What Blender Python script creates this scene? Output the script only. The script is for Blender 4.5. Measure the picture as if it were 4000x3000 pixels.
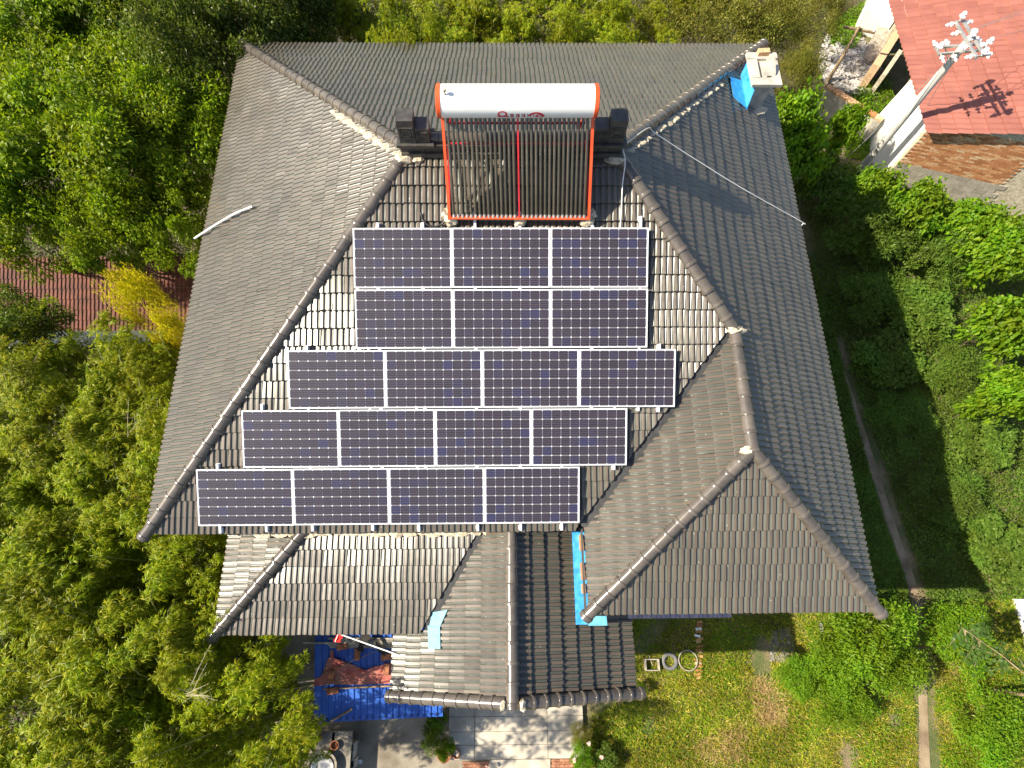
import bpy, bmesh, math, random
import numpy as np
from mathutils import Vector, Matrix

for o in list(bpy.data.objects):
    bpy.data.objects.remove(o)
S = bpy.context.scene
COL = S.collection
random.seed(7)
RNG = np.random.default_rng(11)

# ------------------------------------------------------------------ camera
H = 5.8                                   # main eave above the ground
F_PX = 2330.07                            # focal length in photo pixels (4000 wide)
PITCH, ROLL, YAW = math.radians(19.935), math.radians(1.629), math.radians(2.053)
CAM = np.array([0.066, -5.176, 10.785 + H])
_fw = np.array([0, math.sin(PITCH), -math.cos(PITCH)])
_up = np.array([0, math.cos(PITCH), math.sin(PITCH)])
_rt = np.array([1.0, 0, 0])
_rt, _up = (math.cos(ROLL)*_rt + math.sin(ROLL)*_up), (-math.sin(ROLL)*_rt + math.cos(ROLL)*_up)
_Rz = np.array([[math.cos(YAW), -math.sin(YAW), 0], [math.sin(YAW), math.cos(YAW), 0], [0, 0, 1]])
RT, UP, FW = _Rz.T @ _rt, _Rz.T @ _up, _Rz.T @ _fw
cd = bpy.data.cameras.new('camera')
cam = bpy.data.objects.new('camera', cd)
COL.objects.link(cam)
cd.sensor_width = 36.0
cd.lens = 36.0*F_PX/4000.0
cd.clip_end = 500
M4 = Matrix.Identity(4)
for i in range(3):
    M4[i][0], M4[i][1], M4[i][2], M4[i][3] = RT[i], UP[i], -FW[i], CAM[i]
cam.matrix_world = M4
S.camera = cam

def ray(u, v):
    return (u-2000)/F_PX*RT + (1500-v)/F_PX*UP + FW
def bp(u, v, z):                          # photo pixel -> point at height z
    d = ray(u, v)
    return CAM + d*((z-CAM[2])/d[2])
def atd(u, v, dep):                       # photo pixel -> point at a depth
    return CAM + ray(u, v)*dep

# ------------------------------------------------------------------ world, sun, exposure
SUN_EL = math.radians(42.5)
SUN_TO = np.array([-math.cos(SUN_EL), -0.05, math.sin(SUN_EL)])
SUN_TO /= np.linalg.norm(SUN_TO)
w = bpy.data.worlds.new('World')
S.world = w
w.use_nodes = True
wn = w.node_tree
sky = wn.nodes.new('ShaderNodeTexSky')
sky.sky_type = 'NISHITA'
sky.sun_disc = False
sky.sun_elevation = SUN_EL
sky.sun_rotation = math.atan2(SUN_TO[0], SUN_TO[1])
sky.air_density = 1.0
sky.dust_density = 1.5
bg = wn.nodes['Background']
bg.inputs['Strength'].default_value = 0.085
wn.links.new(sky.outputs[0], bg.inputs['Color'])
sl = bpy.data.lights.new('sun', 'SUN')
sl.energy = 5.0
sl.angle = math.radians(0.53)
sl.color = (1.0, 0.90, 0.72)
so = bpy.data.objects.new('sun', sl)
COL.objects.link(so)
so.location = (-20, 0, 25)
so.rotation_euler = Vector(SUN_TO).to_track_quat('Z', 'Y').to_euler()
S.view_settings.view_transform = 'Standard'
S.view_settings.look = 'None'
S.view_settings.gamma = 1.0
S.view_settings.exposure = 1.15
S.view_settings.use_curve_mapping = False
S.render.engine = 'CYCLES'

# ------------------------------------------------------------------ materials
MATS = {}
def nmat(name):
    m = bpy.data.materials.new(name)
    m.use_nodes = True
    nt = m.node_tree
    return m, nt, nt.nodes['Principled BSDF']
def ramp(nt, stops):
    r = nt.nodes.new('ShaderNodeValToRGB')
    e = r.color_ramp.elements
    while len(e) < len(stops):
        e.new(0.5)
    for k, (p, c) in enumerate(stops):
        e[k].position = p
        e[k].color = (*c, 1)
    return r
def noise_mat(name, c1, c2, scale=8, rough=0.7, metal=0.0, bump=0.0, bscale=40, c3=None, detail=5, spec=0.5, coat=0.0, p=(0.35, 0.65)):
    if name in MATS:
        return MATS[name]
    m, nt, b = nmat(name)
    tc = nt.nodes.new('ShaderNodeNewGeometry')
    n = nt.nodes.new('ShaderNodeTexNoise')
    n.inputs['Scale'].default_value = scale
    n.inputs['Detail'].default_value = detail
    nt.links.new(tc.outputs['Position'], n.inputs['Vector'])
    st = [(p[0], c1), (p[1], c2)] if c3 is None else [(p[0], c1), ((p[0]+p[1])/2, c2), (p[1], c3)]
    r = ramp(nt, st)
    nt.links.new(n.outputs['Fac'], r.inputs['Fac'])
    nt.links.new(r.outputs['Color'], b.inputs['Base Color'])
    b.inputs['Roughness'].default_value = rough
    b.inputs['Metallic'].default_value = metal
    b.inputs['Specular IOR Level'].default_value = spec
    b.inputs['Coat Weight'].default_value = coat
    if bump:
        n2 = nt.nodes.new('ShaderNodeTexNoise')
        n2.inputs['Scale'].default_value = bscale
        n2.inputs['Detail'].default_value = 6
        nt.links.new(tc.outputs['Position'], n2.inputs['Vector'])
        bm = nt.nodes.new('ShaderNodeBump')
        bm.inputs['Strength'].default_value = bump
        bm.inputs['Distance'].default_value = 0.02
        nt.links.new(n2.outputs['Fac'], bm.inputs['Height'])
        nt.links.new(bm.outputs['Normal'], b.inputs['Normal'])
    MATS[name] = m
    return m

def rnd_node(nt):
    g = nt.nodes.new('ShaderNodeNewGeometry')
    oi = nt.nodes.new('ShaderNodeObjectInfo')
    a = nt.nodes.new('ShaderNodeMath'); a.operation = 'ADD'
    nt.links.new(g.outputs['Random Per Island'], a.inputs[0])
    nt.links.new(oi.outputs['Random'], a.inputs[1])
    f = nt.nodes.new('ShaderNodeMath'); f.operation = 'FRACT'
    nt.links.new(a.outputs[0], f.inputs[0])
    return f

def leaf_mat(name, stops, trans=0.4, rough=0.45, tint=(1.0, 1.0, 0.35), patch=None):
    m, nt, b = nmat(name)
    f = rnd_node(nt)
    r = ramp(nt, stops)
    nt.links.new(f.outputs[0], r.inputs['Fac'])
    col = r.outputs['Color']
    g = nt.nodes.new('ShaderNodeNewGeometry')
    n = nt.nodes.new('ShaderNodeTexNoise')
    n.inputs['Scale'].default_value = 1.1
    n.inputs['Detail'].default_value = 3
    nt.links.new(g.outputs['Position'], n.inputs['Vector'])
    hs = nt.nodes.new('ShaderNodeHueSaturation')
    mr = nt.nodes.new('ShaderNodeMapRange')
    mr.inputs['From Min'].default_value = 0.3; mr.inputs['From Max'].default_value = 0.7
    mr.inputs['To Min'].default_value = 0.485; mr.inputs['To Max'].default_value = 0.515
    nt.links.new(n.outputs['Fac'], mr.inputs['Value'])
    nt.links.new(mr.outputs[0], hs.inputs['Hue'])
    mv = nt.nodes.new('ShaderNodeMapRange')
    mv.inputs['From Min'].default_value = 0.3; mv.inputs['From Max'].default_value = 0.7
    mv.inputs['To Min'].default_value = 0.75; mv.inputs['To Max'].default_value = 1.25
    nt.links.new(n.outputs['Fac'], mv.inputs['Value'])
    nt.links.new(mv.outputs[0], hs.inputs['Value'])
    nt.links.new(col, hs.inputs['Color'])
    col = hs.outputs['Color']
    nt.links.new(col, b.inputs['Base Color'])
    b.inputs['Roughness'].default_value = rough
    b.inputs['Specular IOR Level'].default_value = 0.18
    t = nt.nodes.new('ShaderNodeBsdfTranslucent')
    mx = nt.nodes.new('ShaderNodeMix'); mx.data_type = 'RGBA'; mx.blend_type = 'MULTIPLY'
    mx.inputs[0].default_value = 1.0
    mx.inputs[7].default_value = (*[c*1.6 for c in tint], 1)
    nt.links.new(col, mx.inputs[6])
    nt.links.new(mx.outputs[2], t.inputs['Color'])
    ms = nt.nodes.new('ShaderNodeMixShader')
    ms.inputs[0].default_value = trans
    nt.links.new(b.outputs[0], ms.inputs[1])
    nt.links.new(t.outputs[0], ms.inputs[2])
    nt.links.new(ms.outputs[0], nt.nodes['Material Output'].inputs['Surface'])
    MATS[name] = m
    return m

def tile_mat():
    m, nt, b = nmat('glazed_tile')
    uv = nt.nodes.new('ShaderNodeUVMap'); uv.uv_map = 'UVMap'
    sx = nt.nodes.new('ShaderNodeSeparateXYZ')
    nt.links.new(uv.outputs[0], sx.inputs[0])
    fr = nt.nodes.new('ShaderNodeMath'); fr.operation = 'FRACT'
    nt.links.new(sx.outputs['X'], fr.inputs[0])
    lt = nt.nodes.new('ShaderNodeMath'); lt.operation = 'LESS_THAN'; lt.inputs[1].default_value = 0.47
    nt.links.new(fr.outputs[0], lt.inputs[0])
    f = rnd_node(nt)
    r1 = ramp(nt, [(0.0, (0.086, 0.066, 0.049)), (0.5, (0.098, 0.076, 0.056)), (1.0, (0.110, 0.085, 0.062))])
    r2 = ramp(nt, [(0.0, (0.066, 0.070, 0.058)), (0.5, (0.076, 0.081, 0.068)), (1.0, (0.088, 0.092, 0.076))])  # trough tone: greenish reflection of sky and trees put into the colour
    nt.links.new(f.outputs[0], r1.inputs['Fac']); nt.links.new(f.outputs[0], r2.inputs['Fac'])
    mx = nt.nodes.new('ShaderNodeMix'); mx.data_type = 'RGBA'
    nt.links.new(lt.outputs[0], mx.inputs[0])
    nt.links.new(r2.outputs[0], mx.inputs[6]); nt.links.new(r1.outputs[0], mx.inputs[7])
    g = nt.nodes.new('ShaderNodeNewGeometry')
    n = nt.nodes.new('ShaderNodeTexNoise'); n.inputs['Scale'].default_value = 1.3; n.inputs['Detail'].default_value = 8
    n.inputs['Roughness'].default_value = 0.65
    nt.links.new(g.outputs['Position'], n.inputs['Vector'])
    dr = ramp(nt, [(0.35, (0.86, 0.86, 0.86)), (0.7, (1.16, 1.14, 1.08))])
    nt.links.new(n.outputs['Fac'], dr.inputs['Fac'])
    m2 = nt.nodes.new('ShaderNodeMix'); m2.data_type = 'RGBA'; m2.blend_type = 'MULTIPLY'; m2.inputs[0].default_value = 1
    nt.links.new(mx.outputs[2], m2.inputs[6]); nt.links.new(dr.outputs[0], m2.inputs[7])
    # droppings and lichen specks
    v = nt.nodes.new('ShaderNodeTexVoronoi'); v.inputs['Scale'].default_value = 5.5
    nt.links.new(g.outputs['Position'], v.inputs['Vector'])
    vs = ramp(nt, [(0.03, (1, 1, 1)), (0.05, (0, 0, 0))])
    nt.links.new(v.outputs['Distance'], vs.inputs['Fac'])
    m3 = nt.nodes.new('ShaderNodeMix'); m3.data_type = 'RGBA'
    nt.links.new(vs.outputs[0], m3.inputs[0])
    nt.links.new(m2.outputs[2], m3.inputs[6]); m3.inputs[7].default_value = (0.5, 0.47, 0.38, 1)
    nt.links.new(m3.outputs[2], b.inputs['Base Color'])
    n3 = nt.nodes.new('ShaderNodeTexNoise'); n3.inputs['Scale'].default_value = 9; n3.inputs['Detail'].default_value = 4
    nt.links.new(g.outputs['Position'], n3.inputs['Vector'])
    ro = nt.nodes.new('ShaderNodeMapRange'); ro.inputs['To Min'].default_value = 0.27; ro.inputs['To Max'].default_value = 0.36
    ro.inputs['From Min'].default_value = 0.3; ro.inputs['From Max'].default_value = 0.7
    nt.links.new(n3.outputs['Fac'], ro.inputs['Value'])
    nt.links.new(ro.outputs[0], b.inputs['Roughness'])
    b.inputs['Specular IOR Level'].default_value = 0.72
    b.inputs['Anisotropic'].default_value = 0.9
    tg = nt.nodes.new('ShaderNodeTangent'); tg.direction_type = 'UV_MAP'; tg.uv_map = 'UVMap'
    nt.links.new(tg.outputs[0], b.inputs['Tangent'])
    b.inputs['Coat Weight'].default_value = 0.45
    b.inputs['Coat Roughness'].default_value = 0.14
    # fine ribs on the flat band
    ms = nt.nodes.new('ShaderNodeMath'); ms.operation = 'MULTIPLY'; ms.inputs[1].default_value = 60
    nt.links.new(fr.outputs[0], ms.inputs[0])
    si = nt.nodes.new('ShaderNodeMath'); si.operation = 'SINE'
    nt.links.new(ms.outputs[0], si.inputs[0])
    mm = nt.nodes.new('ShaderNodeMath'); mm.operation = 'MULTIPLY'
    nt.links.new(si.outputs[0], mm.inputs[0]); nt.links.new(lt.outputs[0], mm.inputs[1])
    bu = nt.nodes.new('ShaderNodeBump'); bu.inputs['Strength'].default_value = 0.15; bu.inputs['Distance'].default_value = 0.002
    nt.links.new(mm.outputs[0], bu.inputs['Height'])
    nt.links.new(bu.outputs[0], b.inputs['Normal'])
    MATS['tile'] = m
    return m
def rand_mat(name, stops, rough=0.6, spec=0.5, metal=0.0, noise=0.25, scale=6):
    m, nt, b = nmat(name)
    f = rnd_node(nt)
    r = ramp(nt, stops)
    nt.links.new(f.outputs[0], r.inputs['Fac'])
    g = nt.nodes.new('ShaderNodeNewGeometry')
    n = nt.nodes.new('ShaderNodeTexNoise'); n.inputs['Scale'].default_value = scale; n.inputs['Detail'].default_value = 6
    nt.links.new(g.outputs['Position'], n.inputs['Vector'])
    dr = ramp(nt, [(0.3, (1-noise,)*3), (0.7, (1+noise,)*3)])
    nt.links.new(n.outputs['Fac'], dr.inputs['Fac'])
    m2 = nt.nodes.new('ShaderNodeMix'); m2.data_type = 'RGBA'; m2.blend_type = 'MULTIPLY'; m2.inputs[0].default_value = 1
    nt.links.new(r.outputs[0], m2.inputs[6]); nt.links.new(dr.outputs[0], m2.inputs[7])
    nt.links.new(m2.outputs[2], b.inputs['Base Color'])
    b.inputs['Roughness'].default_value = rough
    b.inputs['Specular IOR Level'].default_value = spec
    b.inputs['Metallic'].default_value = metal
    MATS[name] = m
    return m

def cell_mat():
    m, nt, b = nmat('solar_cell')
    oi = nt.nodes.new('ShaderNodeObjectInfo')
    r = ramp(nt, [(0.0, (0.020, 0.014, 0.022)), (0.7, (0.026, 0.018, 0.028)), (0.9, (0.022, 0.017, 0.038)), (1.0, (0.018, 0.017, 0.055))])
    nt.links.new(oi.outputs['Random'], r.inputs['Fac'])
    tc = nt.nodes.new('ShaderNodeTexCoord')
    sx = nt.nodes.new('ShaderNodeSeparateXYZ')
    nt.links.new(tc.outputs['Object'], sx.inputs[0])
    a = nt.nodes.new('ShaderNodeMath'); a.operation = 'MULTIPLY'; a.inputs[1].default_value = 5/0.156
    nt.links.new(sx.outputs['Y'], a.inputs[0])
    fr = nt.nodes.new('ShaderNodeMath'); fr.operation = 'FRACT'
    nt.links.new(a.outputs[0], fr.inputs[0])
    lt = nt.nodes.new('ShaderNodeMath'); lt.operation = 'LESS_THAN'; lt.inputs[1].default_value = 0.055
    nt.links.new(fr.outputs[0], lt.inputs[0])
    mx = nt.nodes.new('ShaderNodeMix'); mx.data_type = 'RGBA'
    nt.links.new(lt.outputs[0], mx.inputs[0])
    nt.links.new(r.outputs[0], mx.inputs[6]); mx.inputs[7].default_value = (0.22, 0.21, 0.22, 1)
    nt.links.new(mx.outputs[2], b.inputs['Base Color'])
    b.inputs['Roughness'].default_value = 0.35
    b.inputs['Coat Weight'].default_value = 0.7
    b.inputs['Coat Roughness'].default_value = 0.06
    MATS['cell'] = m
    return m

def ground_mat():
    m, nt, b = nmat('earth')
    g = nt.nodes.new('ShaderNodeNewGeometry')
    n = nt.nodes.new('ShaderNodeTexNoise'); n.inputs['Scale'].default_value = 0.9; n.inputs['Detail'].default_value = 9
    n.inputs['Roughness'].default_value = 0.7
    nt.links.new(g.outputs['Position'], n.inputs['Vector'])
    r = ramp(nt, [(0.3, (0.05, 0.075, 0.018)), (0.45, (0.10, 0.115, 0.035)), (0.58, (0.20, 0.155, 0.085)), (0.75, (0.30, 0.235, 0.15))])
    nt.links.new(n.outputs['Fac'], r.inputs['Fac'])
    n2 = nt.nodes.new('ShaderNodeTexNoise'); n2.inputs['Scale'].default_value = 30; n2.inputs['Detail'].default_value = 6
    nt.links.new(g.outputs['Position'], n2.inputs['Vector'])
    dr = ramp(nt, [(0.3, (0.6, 0.6, 0.6)), (0.7, (1.3, 1.3, 1.3))])
    nt.links.new(n2.outputs['Fac'], dr.inputs['Fac'])
    m2 = nt.nodes.new('ShaderNodeMix'); m2.data_type = 'RGBA'; m2.blend_type = 'MULTIPLY'; m2.inputs[0].default_value = 1
    nt.links.new(r.outputs[0], m2.inputs[6]); nt.links.new(dr.outputs[0], m2.inputs[7])
    nt.links.new(m2.outputs[2], b.inputs['Base Color'])
    b.inputs['Roughness'].default_value = 0.95
    bu = nt.nodes.new('ShaderNodeBump'); bu.inputs['Strength'].default_value = 0.7; bu.inputs['Distance'].default_value = 0.05
    nt.links.new(n2.outputs['Fac'], bu.inputs['Height']); nt.links.new(bu.outputs[0], b.inputs['Normal'])
    MATS['earth'] = m
    return m

tile_mat(); cell_mat(); ground_mat()
rand_mat('ridge', [(0, (0.072, 0.062, 0.054)), (1, (0.115, 0.098, 0.082))], rough=0.22, spec=0.7, noise=0.2, scale=9)
noise_mat('ridge_block', (0.045, 0.042, 0.04), (0.075, 0.07, 0.062), 12, 0.4)
noise_mat('plaster', (0.62, 0.6, 0.55), (0.8, 0.78, 0.73), 3, 0.85, bump=0.2)
noise_mat('deck', (0.05, 0.045, 0.04), (0.09, 0.08, 0.07), 5, 0.9)
noise_mat('mortar', (0.36, 0.31, 0.22), (0.62, 0.55, 0.42), 14, 0.95, bump=0.8, bscale=30)
noise_mat('concrete', (0.33, 0.31, 0.27), (0.52, 0.48, 0.41), 4, 0.9, bump=0.35, bscale=60)
noise_mat('concrete_dark', (0.17, 0.15, 0.125), (0.30, 0.27, 0.22), 5, 0.95, bump=0.4, bscale=40)
noise_mat('patio', (0.36, 0.32, 0.26), (0.52, 0.47, 0.39), 2.5, 0.85, bump=0.15, bscale=80)
noise_mat('white_paint', (0.74, 0.74, 0.72), (0.84, 0.84, 0.82), 2, 0.35)
noise_mat('tank_white', (0.72, 0.74, 0.74), (0.80, 0.82, 0.82), 1.5, 0.22)
noise_mat('alu', (0.66, 0.67, 0.70), (0.78, 0.79, 0.81), 2, 0.38, metal=0.15)
noise_mat('backsheet', (0.72, 0.72, 0.75), (0.80, 0.80, 0.83), 2, 0.3, coat=1.0)
noise_mat('orange_paint', (0.62, 0.075, 0.018), (0.70, 0.10, 0.025), 3, 0.35)
noise_mat('red_paint', (0.45, 0.02, 0.025), (0.55, 0.03, 0.035), 3, 0.35)
noise_mat('red_print', (0.42, 0.012, 0.03), (0.5, 0.02, 0.04), 3, 0.3)
noise_mat('grey_print', (0.16, 0.17, 0.2), (0.22, 0.23, 0.26), 3, 0.3)
noise_mat('flag_red', (0.72, 0.015, 0.012), (0.8, 0.03, 0.02), 3, 0.7)
noise_mat('blue_paint', (0.03, 0.26, 0.62), (0.08, 0.42, 0.75), 7, 0.5)
noise_mat('pale_blue', (0.09, 0.33, 0.46), (0.14, 0.40, 0.52), 7, 0.6)
noise_mat('blue_sheet', (0.02, 0.085, 0.40), (0.035, 0.13, 0.50), 1.8, 0.42)
noise_mat('navy_tile', (0.022, 0.026, 0.05), (0.04, 0.045, 0.08), 8, 0.35)
noise_mat('tarp_red', (0.30, 0.05, 0.035), (0.42, 0.13, 0.10), 3.5, 0.8, c3=(0.24, 0.12, 0.085))
noise_mat('black_rubber', (0.012, 0.012, 0.013), (0.03, 0.03, 0.03), 9, 0.45)
noise_mat('tyre', (0.10, 0.10, 0.10), (0.17, 0.165, 0.16), 6, 0.85)
noise_mat('black_cloth', (0.012, 0.01, 0.01), (0.035, 0.03, 0.025), 5, 0.9)
noise_mat('wood', (0.16, 0.105, 0.055), (0.34, 0.25, 0.15), 9, 0.85, bump=0.3)
noise_mat('wood_grey', (0.24, 0.21, 0.17), (0.40, 0.36, 0.30), 9, 0.85, bump=0.3)
noise_mat('bark', (0.06, 0.042, 0.026), (0.15, 0.105, 0.065), 12, 0.95, bump=0.6)
noise_mat('bark_red', (0.13, 0.05, 0.025), (0.22, 0.095, 0.05), 8, 0.95, bump=0.6)
noise_mat('culm', (0.16, 0.20, 0.05), (0.30, 0.30, 0.11), 5, 0.5)
noise_mat('dry_twig', (0.42, 0.36, 0.24), (0.55, 0.48, 0.34), 9, 0.9)
noise_mat('terracotta', (0.22, 0.075, 0.035), (0.34, 0.13, 0.06), 7, 0.8)
noise_mat('pole_concrete', (0.46, 0.44, 0.40), (0.60, 0.58, 0.53), 3, 0.85, bump=0.2)
noise_mat('porcelain', (0.80, 0.80, 0.80), (0.86, 0.86, 0.85), 3, 0.12)
noise_mat('steel', (0.42, 0.42, 0.41), (0.58, 0.57, 0.55), 6, 0.4, metal=0.6)
noise_mat('wire', (0.30, 0.29, 0.27), (0.42, 0.40, 0.37), 6, 0.5, metal=0.4)
noise_mat('brown_roof', (0.075, 0.024, 0.014), (0.14, 0.042, 0.024), 4, 0.8)
noise_mat('whitewash', (0.70, 0.68, 0.63), (0.82, 0.80, 0.76), 1.6, 0.9, bump=0.25)
rand_mat('brick', [(0, (0.32, 0.13, 0.05)), (0.5, (0.46, 0.21, 0.09)), (0.8, (0.52, 0.29, 0.14)), (1, (0.55, 0.40, 0.25))], rough=0.9, noise=0.25, scale=20)
rand_mat('grey_block', [(0, (0.30, 0.27, 0.22)), (1, (0.42, 0.38, 0.31))], rough=0.95, noise=0.2, scale=14)
rand_mat('red_sheet', [(0, (0.24, 0.085, 0.065)), (1, (0.30, 0.11, 0.082))], rough=0.55, noise=0.12, scale=2)
rand_mat('rubble', [(0, (0.26, 0.24, 0.21)), (0.7, (0.42, 0.40, 0.37)), (1, (0.56, 0.54, 0.52))], rough=0.9, noise=0.2, scale=12)
rand_mat('gravel', [(0, (0.14, 0.125, 0.105)), (1, (0.30, 0.275, 0.24))], rough=0.95, noise=0.2, scale=12)
rand_mat('paver', [(0, (0.24, 0.10, 0.055)), (1, (0.40, 0.19, 0.11))], rough=0.9, noise=0.25, scale=14)
rand_mat('glass_tube', [(0, (0.050, 0.045, 0.036)), (1, (0.075, 0.066, 0.05))], rough=0.16, spec=0.7, noise=0.15, scale=5)

leaf_mat('leaf_broad', [(0, (0.085, 0.14, 0.006)), (0.5, (0.145, 0.22, 0.008)), (0.9, (0.22, 0.29, 0.010)), (1, (0.30, 0.32, 0.03))], 0.40)
leaf_mat('leaf_mid', [(0, (0.065, 0.12, 0.014)), (0.5, (0.105, 0.175, 0.020)), (1, (0.16, 0.23, 0.035))], 0.42)
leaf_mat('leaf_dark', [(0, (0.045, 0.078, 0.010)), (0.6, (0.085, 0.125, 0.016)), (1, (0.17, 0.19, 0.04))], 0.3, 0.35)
leaf_mat('leaf_bamboo', [(0, (0.115, 0.175, 0.005)), (0.5, (0.20, 0.25, 0.006)), (0.85, (0.30, 0.315, 0.008)), (1, (0.40, 0.36, 0.03))], 0.42)
leaf_mat('leaf_yellow', [(0, (0.30, 0.29, 0.008)), (0.6, (0.42, 0.36, 0.010)), (1, (0.48, 0.40, 0.03))], 0.4)
leaf_mat('leaf_olive', [(0, (0.11, 0.125, 0.016)), (0.6, (0.175, 0.18, 0.024)), (1, (0.28, 0.24, 0.06))], 0.32)
leaf_mat('leaf_vivid', [(0, (0.085, 0.175, 0.008)), (0.6, (0.14, 0.25, 0.010)), (1, (0.21, 0.30, 0.015))], 0.42)
leaf_mat('leaf_round', [(0, (0.045, 0.085, 0.016)), (1, (0.075, 0.125, 0.025))], 0.25)
leaf_mat('grass', [(0, (0.15, 0.22, 0.010)), (0.45, (0.26, 0.30, 0.014)), (0.8, (0.42, 0.37, 0.045)), (1, (0.56, 0.42, 0.12))], 0.35)
leaf_mat('straw', [(0, (0.34, 0.24, 0.10)), (1, (0.52, 0.38, 0.18))], 0.2)
leaf_mat('petal', [(0, (0.75, 0.70, 0.62)), (0.6, (0.75, 0.70, 0.62)), (0.61, (0.70, 0.25, 0.30)), (1, (0.70, 0.25, 0.30))], 0.2)
M = MATS

# ------------------------------------------------------------------ mesh helpers
def V3(a):
    return np.array(a, float)
def unit(a):
    a = np.asarray(a, float)
    return a/np.linalg.norm(a)

class MB:
    def __init__(s):
        s.v = []; s.f = []
    def add(s, verts, faces):
        b = len(s.v)
        s.v += [tuple(map(float, p)) for p in verts]
        s.f += [tuple(i+b for i in f) for f in faces]
        return s
    def box(s, c, size, X=(1, 0, 0), Y=(0, 1, 0), Z=None, bevel=0):
        X, Y = unit(X), unit(Y)
        Z = np.cross(X, Y) if Z is None else unit(Z)
        c = V3(c); h = np.array(size)/2
        P = [c + X*h[0]*a + Y*h[1]*b + Z*h[2]*d for d in (-1, 1) for b in (-1, 1) for a in (-1, 1)]
        return s.add(P, [(0, 2, 3, 1), (4, 5, 7, 6), (0, 1, 5, 4), (2, 6, 7, 3), (0, 4, 6, 2), (1, 3, 7, 5)])
    def bar(s, a, b, wd, th, up=(0, 0, 1)):
        a, b = V3(a), V3(b)
        X = unit(b-a)
        Y = np.cross(unit(up), X)
        Y = unit(Y) if np.linalg.norm(Y) > 1e-6 else unit(np.cross((1, 0, 0), X))
        return s.box((a+b)/2, (np.linalg.norm(b-a), wd, th), X, Y)
    def tube(s, pts, r, n=8, cap=True):
        pts = [V3(p) for p in pts]
        rs = r if hasattr(r, '__len__') else [r]*len(pts)
        rings = []
        ref = np.array([0.3, 0.2, 0.93])
        for i, p in enumerate(pts):
            t = unit(pts[min(i+1, len(pts)-1)] - pts[max(i-1, 0)])
            a = np.cross(t, ref)
            if np.linalg.norm(a) < 1e-3:
                a = np.cross(t, (1, 0, 0))
            a = unit(a); b = np.cross(t, a)
            rings.append([p + rs[i]*(math.cos(k*2*math.pi/n)*a + math.sin(k*2*math.pi/n)*b) for k in range(n)])
        vs = [q for rg in rings for q in rg]
        fs = []
        for i in range(len(pts)-1):
            for k in range(n):
                fs.append((i*n+k, i*n+(k+1) % n, (i+1)*n+(k+1) % n, (i+1)*n+k))
        if cap:
            fs.append(tuple(reversed(range(n)))); fs.append(tuple((len(pts)-1)*n+k for k in range(n)))
        return s.add(vs, fs)
    def prism(s, poly, off):
        n = len(poly); off = V3(off)
        a = [V3(p) for p in poly]; b = [p+off for p in a]
        fs = [tuple(range(n)), tuple(reversed(range(n, 2*n)))]
        fs += [(i, n+i, n+(i+1) % n, (i+1) % n) for i in range(n)]
        return s.add(a+b, fs)
    def lathe(s, c, prof, n=16, axis=(0, 0, 1)):
        A = unit(axis); a = np.cross(A, (1, 0, 0))
        a = np.array([0, 1.0, 0]) if np.linalg.norm(a) < 1e-3 else unit(a)
        b = np.cross(A, a); c = V3(c)
        vs = []; m = len(prof)
        for r, z in prof:
            for k in range(n):
                t = 2*math.pi*k/n
                vs.append(c + A*z + r*(math.cos(t)*a+math.sin(t)*b))
        fs = [(i*n+k, i*n+(k+1) % n, (i+1)*n+(k+1) % n, (i+1)*n+k) for i in range(m-1) for k in range(n)]
        return s.add(vs, fs)
    def mesh(s, name, mat, smooth=None):
        me = bpy.data.meshes.new(name)
        me.from_pydata(s.v, [], s.f)
        finish(me, mat, smooth)
        return me
    def obj(s, name, mat, parent=None, smooth=None, fix=True):
        me = s.mesh(name, mat, smooth)
        if fix:
            bm = bmesh.new(); bm.from_mesh(me)
            bmesh.ops.recalc_face_normals(bm, faces=bm.faces[:])
            bm.to_mesh(me); bm.free()
            if smooth:
                me.set_sharp_from_angle(angle=math.radians(smooth))
        return link(name, me, parent)

def finish(me, mat, smooth=None):
    if mat is not None:
        me.materials.append(M[mat])
    if smooth:
        me.polygons.foreach_set('use_smooth', [True]*len(me.polygons))
        me.set_sharp_from_angle(angle=math.radians(smooth))
    me.update()

def link(name, data, parent=None, world=True):
    o = bpy.data.objects.new(name, data)
    COL.objects.link(o)
    if parent is not None:
        o.parent = parent
        if world:
            o.matrix_parent_inverse = WINV(parent)
    return o
def WINV(p):
    m = Matrix.Identity(4)
    q = p
    chain = []
    while q is not None:
        chain.append(q); q = q.parent
    for q in reversed(chain):
        m = m @ q.matrix_parent_inverse @ q.matrix_basis
    return m.inverted()
def thing(name, label, cat, loc=(0, 0, 0), group=None):
    o = bpy.data.objects.new(name, None)
    o.empty_display_size = 0.2
    COL.objects.link(o)
    o.location = tuple(map(float, loc))
    return tag(o, label, cat, group)
def tag(o, label=None, cat=None, group=None, kind=None):
    if label: o['label'] = label
    if cat: o['category'] = cat
    if group: o['group'] = group
    if kind: o['kind'] = kind
    return o

# ------------------------------------------------------------------ ground
me = bpy.data.meshes.new('ground')
me.from_pydata([(-250, -250, 0), (250, -250, 0), (250, 250, 0), (-250, 250, 0)], [], [(0, 1, 2, 3)])
finish(me, 'earth')
tag(link('ground', me), kind='structure')

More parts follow.
